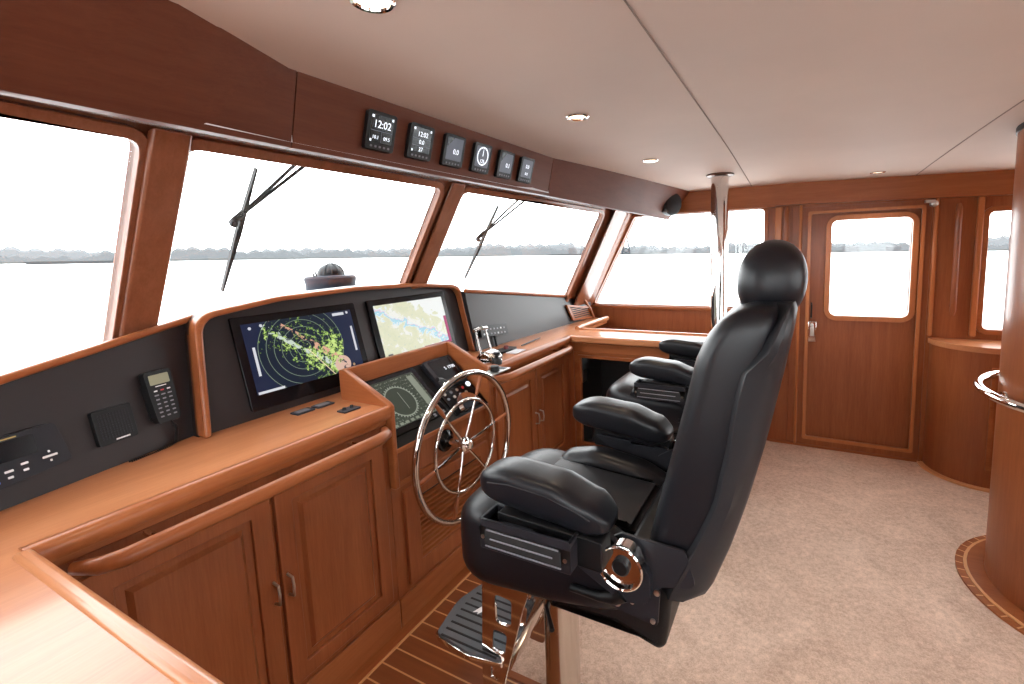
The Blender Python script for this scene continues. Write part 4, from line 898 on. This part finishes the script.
# ------------------------------------------------------------ helm chairs
YH = 1.20
def helm_chair(label):
    t = thing('helm_chair', label, 'chair', (-.615, YH, 0), 'helm chairs')
    PC = lambda a, b, d: V((a, YH+d, b))
    # seat
    s = obj('seat', sweep(B(), [(-.895, .600, .868), (-.80, .604, .868), (-.60, .625, .848), (-.40, .655, .835), (-.28, .69, .82)], .252, YH, e=.42, k=48, m=28), LEA, t, smooth=80)
    for sg in (-1, 1):
        bo = rpoly([(-.76, .80), (-.70, .868), (-.58, .895), (-.42, .870), (-.31, .815), (-.33, .79), (-.55, .78)], [.03, .08, .2, .2, .02, .02, .1], 5)
        obj('side_bolster', pad(B(), lambda a, b, d, sg=sg: V((a, YH+sg*.185+d, b)), bo, -.055, .055, .04, 6), LEA, s, smooth=60)
    bc = rpoly([(-.70, .846), (-.38, .832), (-.36, .846), (-.69, .868)], .01, 3)
    obj('seat_panel', pad(B(), PC, bc, -.12, .12, .01, 3), LEA2, s, smooth=60)
    # backrest: leather cushion and rear shell
    def lin(T, z):
        for (z0, x0), (z1, x1) in zip(T, T[1:]):
            if z <= z1: return x0+(x1-x0)*(z-z0)/(z1-z0)
        return T[-1][1]
    FX = [(.84, -.312), (.90, -.294), (.99, -.272), (1.13, -.237), (1.225, -.214), (1.31, -.195), (1.36, -.174), (1.40, -.146), (1.425, -.118), (1.436, -.095)]
    BX = [(.84, -.20), (.90, -.155), (.98, -.108), (1.12, -.070), (1.30, -.034), (1.436, -.012)]
    bm = B(); rg = []; nz, k_ = 40, 44; z0, z1 = .84, 1.436
    for i in range(nz+1):
        u = -cos(pi*i/nz); z = (z0+z1)/2+(z1-z0)/2*u; xf, xb = lin(FX, z), lin(BX, z); s_ = (1-abs(u)**14)**(1/2.2)
        if s_ < .01: rg.append([bm.verts.new(((xf+xb)/2, YH, z))]); continue
        rg.append([bm.verts.new(((xf+xb)/2+(xb-xf)/2*(.35+.65*s_)*math.copysign(abs(cos(q))**.5, cos(q)), YH+.239*(.75+.25*s_)*math.copysign(abs(sin(q))**.28, sin(q)), z)) for q in [2*pi*j/k_ for j in range(k_)]])
    for a_, b_ in zip(rg, rg[1:]):
        for j in range(k_):
            if len(a_) == 1: bm.faces.new((a_[0], b_[j], b_[(j+1) % k_]))
            elif len(b_) == 1: bm.faces.new((a_[j], a_[(j+1) % k_], b_[0]))
            else: bm.faces.new((a_[j], a_[(j+1) % k_], b_[(j+1) % k_], b_[j]))
    bk = obj('backrest', bm, LEA, t, smooth=70)
    SM = [(.772, -.243), (.80, -.233), (.90, -.188), (1.02, -.140), (1.135, -.118), (1.25, -.102), (1.305, -.088), (1.35, -.048), (1.42, -.020), (1.436, -.014)]
    RR = [(.772, -.178), (.782, -.160), (.80, -.150), (.90, -.114), (1.0, -.084), (1.13, -.052), (1.28, -.022), (1.38, -.004), (1.42, .001), (1.436, -.002)]
    bm = B(); rg = []
    for z in (.772, .776, .784, .80, .85, .90, .96, 1.02, 1.08, 1.135, 1.19, 1.25, 1.28, 1.305, 1.33, 1.35, 1.38, 1.41, 1.426, 1.436):
        xs_, xr_ = lin(SM, z), lin(RR, z); e_ = .008 if z in (.772, 1.436) else 0; h = []
        for x, y in ((xs_-.02, 0), (xs_-.02, .225), (xs_-.002, .240), (xs_+.001, .251), (xs_+.006, .255), (xs_+(xr_-xs_)*.5, .248), (xr_-.018, .226), (xr_-.006, .212), (xr_, .188), (xr_+.004, .09), (xr_+.005, 0)): h.append((x, max(0, y-e_)*(1 if z < 1.36 else 1-.22*((z-1.36)/.076)**2)))
        rg.append([bm.verts.new((x, YH-y, z)) for x, y in h]+[bm.verts.new((x, YH+y, z)) for x, y in h[-2:0:-1]])
    for a_, b_ in zip(rg, rg[1:]):
        for k in range(len(a_)): bm.faces.new((a_[k], a_[(k+1) % len(a_)], b_[(k+1) % len(a_)], b_[k]))
    bm.faces.new(rg[0][::-1]); bm.faces.new(rg[-1]); obj('back_shell', bm, LEA2, bk, smooth=42)
    # headrest
    ho = [(-.050+.073*math.copysign(abs(cos(a))**.93, cos(a))+.004*sin(a), 1.474+.092*math.copysign(abs(sin(a))**.95, sin(a))) for a in [2*pi*i/36 for i in range(36)]]
    bm = B(); rg = []; ny = 26
    for i in range(ny+1):
        u = -cos(pi*i/ny); sc_ = (1-abs(u)**4.5)**(1/2.1)
        if sc_ < .01: rg.append([bm.verts.new((-.050, YH+.142*u, 1.476))]); continue
        rg.append([bm.verts.new((-.050+(x+.050)*sc_, YH+.142*u, 1.476+(z-1.476)*sc_)) for x, z in ho])
    for a_, b_ in zip(rg, rg[1:]):
        for k in range(36):
            if len(a_) == 1: bm.faces.new((a_[0], b_[k], b_[(k+1) % 36]))
            elif len(b_) == 1: bm.faces.new((a_[k], a_[(k+1) % 36], b_[0]))
            else: bm.faces.new((a_[k], a_[(k+1) % 36], b_[(k+1) % 36], b_[k]))
    hr = obj('headrest', bm, LEA, t, smooth=80)
    bm = B(); box(bm, (-.035, YH-.125, 1.405), (-.012, YH+.125, 1.425)); obj('headrest_bracket', bm, STEEL, hr, bevel=.005)
    bm = B(); box(bm, (-.075, YH-.05, 1.40), (-.045, YH+.05, 1.46)); obj('headrest_neck', bm, BLK, t, bevel=.008)
    # armrests
    ao = rpoly([(-.66, .928), (-.712, .955), (-.712, 1.0), (-.655, 1.032), (-.53, 1.034), (-.40, .998), (-.352, .968), (-.356, .925), (-.41, .905), (-.47, .912)], [.03, .03, .03, .05, .1, .08, .03, .025, .03, .05], 5)
    for sg in (-1, 1):
        a = obj('armrest', sweep(B(), [(-.705, .950, 1.024), (-.62, .940, 1.034), (-.50, .928, 1.026), (-.40, .916, .998), (-.352, .918, .972)], .060, YH+sg*.272, e=.5), LEA, t, smooth=80)
        bm = B(); tube(bm, [(x, YH+sg*.272+sg*.0585, z) for x, z in ((-.66, 1.0), (-.60, 1.006), (-.50, .999), (-.42, .978), (-.39, .966))], .0016, 6); obj('stitching', bm, LEA2, a)
        tri = rpoly([(-.635, .915), (-.37, .900), (-.275, .84), (-.27, .76), (-.345, .75), (-.44, .80)], [.01, .02, .03, .05, .05, .1], 4)
        bm = B(); prism(bm, lambda a, b, d, sg=sg: V((a, YH+sg*.262+d, b)), tri, t0=-.010, t1=.010); obj('arm_bracket', bm, GREYP, a, bevel=.004)
        y0 = YH+sg*.272
        bm = B(); prism(bm, lambda a, b, d: V((a, y0+sg*.03+d, b)), rpoly([(-.63, .865), (-.36, .855), (-.36, .925), (-.63, .935)], .006, 2), t0=-.035, t1=.02); obj('arm_box', bm, BLK, a, bevel=.003)
        # tray with a slotted side panel
        ya_, yb_ = (y0-.103, y0-.030) if sg < 0 else (y0+.030, y0+.103)
        bm = B(); lo, hi = V((-.655, ya_, .860)), V((-.418, yb_, .934)); box(bm, lo, (hi.x, hi.y, .915))
        for q in (((lo.x, lo.y, .915), (hi.x, lo.y+.006, .934)), ((lo.x, hi.y-.006, .915), (hi.x, hi.y, .934)), ((lo.x, lo.y, .915), (lo.x+.006, hi.y, .934)), ((hi.x-.006, lo.y, .915), (hi.x, hi.y, .934))): box(bm, *q)
        tr = obj('arm_tray', bm, GREYP, a, bevel=.0015)
        yo = ya_ if sg < 0 else yb_
        bm = B(); box(bm, (-.64, min(yo, yo+sg*.002), .872), (-.44, max(yo, yo+sg*.002), .908)); obj('tray_slot', bm, BLKM, tr)
        bm = B(); box(bm, (-.625, min(yo, yo+sg*.004), .888), (-.46, max(yo, yo+sg*.004), .891)); box(bm, (-.635, min(yo, yo+sg*.003), .9085), (-.445, max(yo, yo+sg*.003), .911)); box(bm, (-.64, min(yo, yo+sg*.003), .868), (-.44, max(yo, yo+sg*.003), .8705)); obj('slot_edge', bm, GREYK, tr)
        for x in (-.647, -.430):
            bm = B(); lathe(bm, (x, yo, .890), (0, sg, 0), [(.005, 0), (.005, .002), (0, .003)], 12); obj('screw', bm, STEEL, tr)
        # arm adjuster wheel
        kc = V((-.328, YH+sg*.262, .862))
        bm = B(); lathe(bm, kc, (0, sg, 0), [(.040, 0), (.040, .03), (.050, .042), (.052, .052), (.049, .054), (.046, .052), (.043, .040), (.0, .040)], 36); kn = obj('adjuster_wheel', bm, CHR, t)
        bm = B(); lathe(bm, kc+V((0, sg*.040, 0)), (0, sg, 0), [(.020, 0), (.020, .008), (.016, .012), (0, .012)], 24); obj('wheel_cap', bm, BLK, kn)
        # side plate and lever
        pl = rpoly([(-.345, .905), (-.20, .90), (-.175, .82), (-.255, .80), (-.262, .70), (-.38, .715), (-.395, .80), (-.40, .87)], [.01, .01, .02, .01, .008, .008, .02, .03], 3)
        bm = B(); prism(bm, lambda a, b, d, sg=sg: V((a, YH+sg*.2495+d, b)), pl, t0=-.004, t1=.004); sp = obj('side_plate', bm, GREYP, t, bevel=.002)
        yl_ = YH+sg*.262
        bm = B(); tube(bm, [(-.475, yl_, .735), (-.40, yl_, .735), (-.36, yl_, .745), (-.338, yl_, .765)], [.009, .011, .016, .020], 10); lv = obj('recline_lever', bm, BLK, t)
        for q in ((-.352, .742, .009), (-.320, .745, .006), (-.262, .785, .007), (-.272, .712, .006)):
            bm = B(); lathe(bm, (q[0], YH+sg*.252, q[1]), (0, sg, 0), [(q[2], 0), (q[2], .02 if q[0] < -.34 else .006), (0, .022 if q[0] < -.34 else .008)], 12); obj('bolt', bm, STEEL, sp)
    # seat frame
    fo_ = rpoly([(-.58, .640), (-.52, .632), (-.375, .640), (-.268, .612), (-.252, .628), (-.245, .675), (-.235, .77), (-.24, .84), (-.35, .84), (-.40, .72)], [.02, .02, .05, .02, .02, .03, .04, .02, .02, .03], 4)
    obj('seat_frame', pad(B(), PC, fo_, -.225, .225, .012, 3), BLK, t, smooth=45)
    bm = B(); lathe(bm, (-.645, YH, 0), (0, 0, 1), [(.15, 0.002), (.15, .014), (.145, .02), (.062, .024), (.056, .04), (.056, .56), (.09, .60), (.09, .66), (0, .66)], 40); obj('pedestal', bm, plain('satin_steel', (.62, .58, .54), .16, 1), t)
    bm = B(); tube(bm, [(-.62, YH-.06, .575), (-.60, YH-.17, .57), (-.55, YH-.23, .565)], [.006, .006, .007], 8); obj('height_lever', bm, BLK, t)
    # footrest with perforated polished side plates
    hl = [rpoly([(-.800, .520), (-.738, .518), (-.745, .430), (-.800, .425)], .015, 3), rpoly([(-.812, .400), (-.760, .398), (-.772, .325), (-.818, .325)], .013, 3), rpoly([(-.825, .298), (-.790, .298), (-.800, .225), (-.830, .225)], .01, 3)]
    for sg in (-1, 1):
        bm = B(); prism(bm, lambda a, b, d, sg=sg: V((a, YH+sg*.135+d, b)), rpoly([(-.842, .62), (-.655, .62), (-.70, .50), (-.775, .24), (-.79, .13), (-.86, .13), (-.862, .24)], [.005, .005, .1, .05, .02, .02, .05], 4), hl, -.004, .004); obj('footrest_arm', bm, CHR, t, bevel=.0015)
    bm = B(); pth = [(-.655, .60), (-.70, .47), (-.765, .32), (-.82, .20), (-.86, .13)]
    a = [[bm.verts.new((x+dx, YH+y, z)) for y, dx in ((-.075, 0), (-.05, .012), (0, .018), (.05, .012), (.075, 0))] for x, z in pth]; c = [[bm.verts.new(v.co-V((.034, 0, 0))) for v in r] for r in a]
    for i in range(4):
        for j in range(4): bm.faces.new((a[i][j], a[i+1][j], a[i+1][j+1], a[i][j+1])); bm.faces.new((c[i][j], c[i+1][j], c[i+1][j+1], c[i][j+1]))
        bm.faces.new((a[i][0], c[i][0], c[i+1][0], a[i+1][0])); bm.faces.new((a[i][4], c[i][4], c[i+1][4], a[i+1][4]))
    obj('footrest_brace', bm, CHR, t, smooth=60)
    fo = rpoly([(-1.045, YH-.150), (-.90, YH-.170), (-.78, YH-.150), (-.775, YH+.150), (-.90, YH+.170), (-1.035, YH+.145), (-1.075, YH)], [.02, .1, .01, .01, .1, .02, .15], 5)
    bm = B(); prism(bm, PZ(.285), fo, t1=.016); f = obj('footrest', bm, CHR, t, bevel=.003)
    fi = [(x*.965-.033, YH+(y-YH)*.96) for x, y in fo]
    bm = B(); prism(bm, PZ(.301), fi, t1=.006); obj('tread', bm, GRIP, f)
    bm = B()
    for k in range(11):
        y = YH-.145+.029*k; xe = -1.035+abs(y-YH)*.10 ; box(bm, (xe, y-.0032, .3065), (-.80, y+.0032, .3085))
    obj('tread_grooves', bm, BLKM, f)
    q = V((-.965, YH-.005, .3087)); bm = B(); prism(bm, PZ(.3087), [(q.x-.018, q.y-.020), (q.x-.002, q.y-.012), (q.x+.002, q.y-.022), (q.x+.020, q.y+.012), (q.x+.004, q.y+.006), (q.x-.002, q.y+.020)], t1=.001); obj('emblem', bm, WHT, f)
    return t
hc = helm_chair('near black leather helm chair with round headrest and chrome footrest, beside the steering wheel')
dup(hc, (-.015, 1.22, 0), 'far black leather helm chair, mostly hidden behind the near one, by the knee space')

# ------------------------------------------------------------ pole, column, curved cabinet
t = thing('pole', 'polished steel pole from the worktop to the ceiling in front of the starboard window', 'pole', (-.465, 3.27, .82))
zt = zc(-.465, 3.27)
bm = B(); lathe(bm, (-.465, 3.27, .82), (0, 0, 1), [(.08, 0), (.08, .008), (.058, .02), (.056, .03), (.056, zt-.82)], 32); obj('tube', bm, CHR, t)
bm = B(); lathe(bm, (-.465, 3.27, zt), (0, 0, -1), [(.088, -.004), (.088, .008), (.075, .014), (.058, .016)], 32); obj('flange', bm, plain('dark_bronze', (.10, .05, .035), .3, .7), t)
cc = V((1.215, 2.62)); CRr = .40
def stadium(r, x1=2.6, k=24):                              # rounded end towards the helm, running aft
    return [(cc.x+r*cos(a), cc.y+r*sin(a)) for a in [pi/2+pi*i/k for i in range(k+1)]]+[(x1, cc.y-r), (x1, cc.y+r)]
t = thing('column', 'big rounded mahogany column at the right edge, standing on the carpet', 'column', (cc.x, cc.y, 0))
bm = B(); prism(bm, PZ(.0), stadium(CRr), t1=zc(1.2, 2.62)-.01); obj('casing', bm, WZ, t, smooth=50)
bm = B(); prism(bm, PZ(zc(1.2, 2.62)-.014), stadium(CRr+.006), t1=.035); obj('cap', bm, BLK, t, smooth=50)
bm = B(); prism(bm, PZ(.001), stadium(CRr+.062), t1=.018); obj('foot_board', bm, WX, t, smooth=50)
bm = B(); prism(bm, PZ(.0005), stadium(CRr+.075), t1=.016); obj('foot_inlay', bm, HOLLY, t, smooth=50)
bm = B(); prism(bm, PZ(.0002), stadium(CRr+.105), t1=.010); obj('foot_surround', bm, WX, t, smooth=50)
bm = B()
for i in range(26):
    a = pi/2+pi*(i+.5)/26; d = V((cos(a), sin(a), 0)); s = V((-sin(a), cos(a), 0)); o_ = V((cc.x, cc.y, .0102))
    hexa(bm, [o_+d*(CRr+.076)-s*.003, o_+d*(CRr+.104)-s*.003, o_+d*(CRr+.104)+s*.003, o_+d*(CRr+.076)+s*.003], [o_+V((0, 0, .0008))+d*(CRr+.076)-s*.003, o_+V((0, 0, .0008))+d*(CRr+.104)-s*.003, o_+V((0, 0, .0008))+d*(CRr+.104)+s*.003, o_+V((0, 0, .0008))+d*(CRr+.076)+s*.003])
obj('foot_inlay_ticks', bm, HOLLY, t)
t = thing('curved_handrail', 'curved chrome handrail wrapped around the big wooden column', 'rail', (cc.x, cc.y, .86))
bm = B(); R_ = CRr+.068; tube(bm, [(cc.x+.9, cc.y-R_, .89)]+[(cc.x+R_*cos(a), cc.y+R_*sin(a), .89) for a in [pi*1.5-pi*i/26*.92 for i in range(27)]]+[(cc.x+(CRr+.01)*cos(pi*.56), cc.y+(CRr+.01)*sin(pi*.56), .89)], .0185, 14); obj('bar', bm, CHR, t)
for a in (pi*1.02, pi*1.42):
    bm = B(); d = V((cos(a), sin(a), 0)); o_ = V((cc.x, cc.y, .875)); tube(bm, [o_+d*(CRr-.005), o_+d*(CRr+.06), o_+d*R_+V((0, 0, .012))], [.008, .008, .007], 10); lathe(bm, o_+d*(CRr-.002), d, [(.022, 0), (.02, .008), (0, .01)], 16); obj('bracket', bm, CHR, t)
# curved cabinet against the starboard wall
t = thing('curved_cabinet', 'low wooden cabinet with a rounded front corner, right of the door', 'cabinet', (1.4, 3.8, 0))
def dshape(r, x1=2.4, k=14): return [(1.125-r*cos(a), YS-.002-r*sin(a)) for a in [pi/2*i/k for i in range(k+1)]]+[(x1, YS-.002-r), (x1, YS-.002)]
bm = B(); prism(bm, PZ(0), dshape(.30), t1=.865); obj('body', bm, WZ, t, smooth=50)
bm = B(); prism(bm, PZ(.865), dshape(.312), t1=.035); obj('top', bm, TX, t, bevel=.011, bseg=3, smooth=50)
bm = B(); prism(bm, PZ(.0005), dshape(.335), t1=.012); obj('foot_board', bm, HOLLY, t, smooth=50)
bm = B(); prism(bm, lambda a, b, d: V((a, YS-.302-d, b)), [(1.07, .13), (1.9, .13), (1.9, .78), (1.07, .78)], [rrect(1.09, .15, 1.88, .76, .01, 3)], 0, .012); obj('door_moulding', bm, WX, t, bevel=.004)

# ------------------------------------------------------------ recessed downlights
for (x, y, lab) in ((-.745, .695, 'recessed downlight in the ceiling nearest the camera, cut by the top edge'), (-.735, 1.62, 'recessed downlight in the ceiling above the steering wheel'), (-.735, 2.58, 'recessed downlight in the ceiling left of the steel pole'), (.45, 3.66, 'recessed downlight in the ceiling in front of the door')):
    z = zc(x, y); t = thing('downlight', lab, 'lamp', (x, y, z-.004), 'recessed ceiling downlights')
    bm = B(); lathe(bm, (x, y, z+.004), (0, 0, -1), [(.044, 0), (.044, .008), (.040, .011), (.034, .010), (.032, .004), (.03, 0)], 32); obj('trim_ring', bm, CHR, t)
    bm = B(); lathe(bm, (x, y, z+.002), (0, 0, -1), [(.0315, 0), (.0315, .004), (0, .0045)], 28); obj('lens', bm, LAMP, t)
    ld = bpy.data.lights.new('downlight_beam', 'SPOT'); ld.energy = 9; ld.color = (1, .80, .58); ld.spot_size = rad(110); ld.spot_blend = .6; ld.shadow_soft_size = .03
    lo = bpy.data.objects.new('downlight_beam', ld); COL.objects.link(lo); lo.location = (x, y, z-.015)

# ------------------------------------------------------------ wipers outside the glass
def facet_plane(y0, y1, off):
    P, L = FRm(y0, y1); p = P(0, 1.9, off); return p, (P(L, 1.9, off)-p).cross(P(0, 1.0, off)-p).normalized()
for (y0, y1, pts, lab) in ((.72, 1.94, ((256, 168), (222, 291), (239, 217), (312, 160), (300, 160), (232, 222), (244, 212)), 'wiper outside the left middle window, with a long dark blade'), (1.94, 3.45, ((498, 206), (465, 278), (481, 236), (528, 198), (520, 198), (477, 239), (484, 232)), 'wiper outside the window right of the middle mullion')):
    p0, n0 = facet_plane(y0, y1, .10); q = [atp(x, y, p0, n0) for x, y in pts]
    t = thing('windscreen_wiper', lab, 'wiper', q[2], 'windscreen wipers')
    bl = (q[1]-q[0]).normalized(); sd = bl.cross(n0).normalized(); bm = B(); n = 12; A = []
    for i in range(n+1):
        f = i/n; w_ = .003+.007*(1-abs(2*f-1)); c = q[0].lerp(q[1], f); A.append([bm.verts.new(c+sd*a*w_+n0*b*.008) for a, b in ((-1, -1), (1, -1), (1, 1), (-1, 1))])
    for a, b in zip(A, A[1:]):
        for k in range(4): bm.faces.new((a[k], a[(k+1) % 4], b[(k+1) % 4], b[k]))
    bm.faces.new(A[0][::-1]); bm.faces.new(A[-1]); obj('blade', bm, RUB, t)
    obj('arm', tube(B(), [q[5], q[5].lerp(q[3], .5), q[3]+(q[3]-q[5])*.12], .0065, 8), GREYP, t); obj('arm', tube(B(), [q[6], q[6].lerp(q[4], .5), q[4]+(q[4]-q[6])*.12], .0065, 8), GREYP, t)
    bm = B(); c = q[5]; lathe(bm, c-n0*.02, n0, [(.012, 0), (.015, .008), (.012, .022), (0, .025)], 16); obj('joint', bm, GREYP, t)
    bm = B(); tube(bm, [q[5], q[6], q[2]], [.012, .012, .009], 8); obj('bracket', bm, BLK, t)

# ------------------------------------------------------------ the water and the far shore
nS = ray(0, 259.5).cross(ray(1024, 246.5)).normalized(); nS = nS if nS.z > 0 else -nS
SE = EYE-nS*6.0
fS = (FW-nS*FW.dot(nS)).normalized(); rS = fS.cross(nS)
def sea_mat():
    m, nt, p = mat('pale_water'); tc = N(nt, 'ShaderNodeTexCoord'); mp = N(nt, 'ShaderNodeMapping'); mp.inputs['Scale'].default_value = (.6, .6, .6); nt.links.new(tc.outputs['Object'], mp.inputs[0])
    a = N(nt, 'ShaderNodeTexNoise'); sset(a, Scale=.8, Detail=6); nt.links.new(mp.outputs[0], a.inputs['Vector'])
    bp = N(nt, 'ShaderNodeBump'); sset(bp, Strength=.25, Distance=.2); nt.links.new(a.outputs[0], bp.inputs['Height']); nt.links.new(bp.outputs[0], p.inputs['Normal'])
    p.inputs['Base Color'].default_value = (.6, .62, .63, 1); p.inputs['Roughness'].default_value = .25; return m
bm = B(); K = 48; ring = [bm.verts.new(SE+(fS*cos(2*pi*i/K)+rS*sin(2*pi*i/K))*3500) for i in range(K)]; c0 = bm.verts.new(SE)
for i in range(K): bm.faces.new((c0, ring[i], ring[(i+1) % K]))
tag(obj('water', bm, sea_mat(), loc=SE), 'pale calm water outside the windows', 'water', kind='stuff')
def shore(px, d, h=0, dd=0):
    r_ = ray(px, 256); r_ = (r_-nS*r_.dot(nS)).normalized(); return SE+r_*(d+dd)+nS*h
def shrub(nm, lab, d, h0, amp, col, fr, depth=40, seed=1):
    rnd = random.Random(seed); m_ = plain(nm+'_tone', col, 1, spec=0); bm = B(); n = 1500; ph = [rnd.random()*9 for _ in range(8)]; F_ = []; Bk = []  # the tone carries the haze of distance in its flat grey
    for i in range(n+1):
        a = -1.25+2.5*i/n; r_ = (fS*cos(a)+rS*sin(a))
        h = h0+amp*(.35*sin(a*11*fr+ph[0])+.25*sin(a*23*fr+ph[1])+.2*sin(a*61*fr+ph[2])+.15*sin(a*127*fr+ph[3])+.12*rnd.uniform(-1, 1)+.18*sin(a*290+ph[4]))
        h = max(1.2, h); b = SE+r_*d; F_.append((bm.verts.new(b-nS*1), bm.verts.new(b+nS*h*.8), bm.verts.new(b+r_*depth*.3+nS*h), bm.verts.new(b+r_*depth+nS*h*.8), bm.verts.new(b+r_*depth-nS)))
    for a, b in zip(F_, F_[1:]):
        for k in range(4): bm.faces.new((a[k], a[k+1], b[k+1], b[k]))
    tag(obj(nm, bm, m_, loc=SE), lab, 'trees', kind='stuff')
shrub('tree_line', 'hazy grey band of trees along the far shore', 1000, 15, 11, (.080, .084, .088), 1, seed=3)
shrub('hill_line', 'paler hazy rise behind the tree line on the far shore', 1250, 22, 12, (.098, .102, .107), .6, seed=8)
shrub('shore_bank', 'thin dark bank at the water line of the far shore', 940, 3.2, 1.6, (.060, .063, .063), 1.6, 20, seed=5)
HZ = plain('hazy_white', (.060, .060, .063), 1, spec=0); HZD = plain('hazy_grey', (.036, .038, .04), 1, spec=0); HZB = plain('hazy_blue', (.022, .026, .03), 1, spec=0)  # shore tones with the haze put into the colour
for k, (px, w_, h, lab) in enumerate(((575, 26, 13, 'pale shed on the far shore left of the lattice mast'), (596, 20, 10, 'low pale building on the far shore beside the lattice mast'), (690, 22, 9, 'pale building on the far shore seen through the starboard window'), (672, 14, 12, 'tallest pale building on the far shore behind the starboard window'), (850, 24, 8, 'pale building on the far shore in the left half of the door window'), (893, 20, 8, 'pale building on the far shore in the right half of the door window'))):
    b = shore(px, 930); r_ = (shore(px+1, 930)-b).normalized(); f_ = nS.cross(r_)
    bm = B(); hexa(bm, [b-r_*w_/2, b+r_*w_/2, b+r_*w_/2+f_*10, b-r_*w_/2+f_*10], [b-r_*w_/2+nS*h, b+r_*w_/2+nS*h, b+r_*w_/2+f_*10+nS*h, b-r_*w_/2+f_*10+nS*h])
    hexa(bm, [b-r_*(w_/2+.5)-f_*.5+nS*h, b+r_*(w_/2+.5)-f_*.5+nS*h, b+r_*(w_/2+.5)+f_*10.5+nS*h, b-r_*(w_/2+.5)+f_*10.5+nS*h], [b-r_*w_/2+f_*5+nS*(h+2.2), b+r_*w_/2+f_*5+nS*(h+2.2), b+r_*w_/2+f_*5.2+nS*(h+2.2), b-r_*w_/2+f_*5.2+nS*(h+2.2)])
    tag(obj('distant_building', bm, HZ), lab, 'building', 'buildings on the far shore')
for px, d, L_, lab in ((80, 760, 88, 'long dark barge on the water seen through the leftmost window'), (570, 820, 78, 'long dark barge near the far shore, left of the lattice mast'), (912, 700, 10, 'small dark boat on the water right of the door')):
    b = shore(px, d); r_ = (shore(px+1, d)-b).normalized(); f_ = nS.cross(r_); bm = B(); h = max(1.2, L_*.035)
    hexa(bm, [b-r_*L_*.46, b+r_*L_*.46, b+r_*L_*.46+f_*9, b-r_*L_*.46+f_*9], [b-r_*L_*.5+nS*h, b+r_*L_*.5+nS*h, b+r_*L_*.5+f_*9+nS*h, b-r_*L_*.5+f_*9+nS*h]); t = tag(obj('barge' if L_ > 20 else 'boat', bm, HZD), lab, 'boat')
    bm = B(); c = b+r_*L_*.36+nS*h; hexa(bm, [c-r_*L_*.06, c+r_*L_*.06, c+r_*L_*.06+f_*6, c-r_*L_*.06+f_*6], [c-r_*L_*.05+nS*h*1.2, c+r_*L_*.05+nS*h*1.2, c+r_*L_*.05+f_*6+nS*h*1.2, c-r_*L_*.05+f_*6+nS*h*1.2]); obj('wheelhouse', bm, HZD, t)
b = shore(626, 880); r_ = (shore(627, 880)-b).normalized(); f_ = nS.cross(r_); bm = B(); H_ = 48
for s1, s2 in ((-1, 0), (1, 0), (-1, 1), (1, 1)): tube(bm, [b+r_*s1*7+f_*s2*12, b+r_*s1*1.2+f_*(5+s2*2)+nS*H_], [1.5, 1.1], 4)
for k in range(6):
    z0, z1 = H_*k/6, H_*(k+1)/6; w0, w1 = 7-5.8*k/6, 7-5.8*(k+1)/6
    tube(bm, [b-r_*w0+nS*z0, b+r_*w1+nS*z1], .8, 4); tube(bm, [b+r_*w0+nS*z0, b-r_*w1+nS*z1], .8, 4)
tube(bm, [b+f_*6+nS*H_, b+f_*6+nS*(H_+10)], .5, 4)
for z in (24, 38): hexa(bm, [b-r_*5+nS*z, b+r_*5+nS*z, b+r_*5+f_*8+nS*z, b-r_*5+f_*8+nS*z], [b-r_*5+nS*(z+2), b+r_*5+nS*(z+2), b+r_*5+f_*8+nS*(z+2), b-r_*5+f_*8+nS*(z+2)])
tag(obj('lattice_mast', bm, HZB), 'grey lattice mast on the far shore just right of the corner post', 'mast')
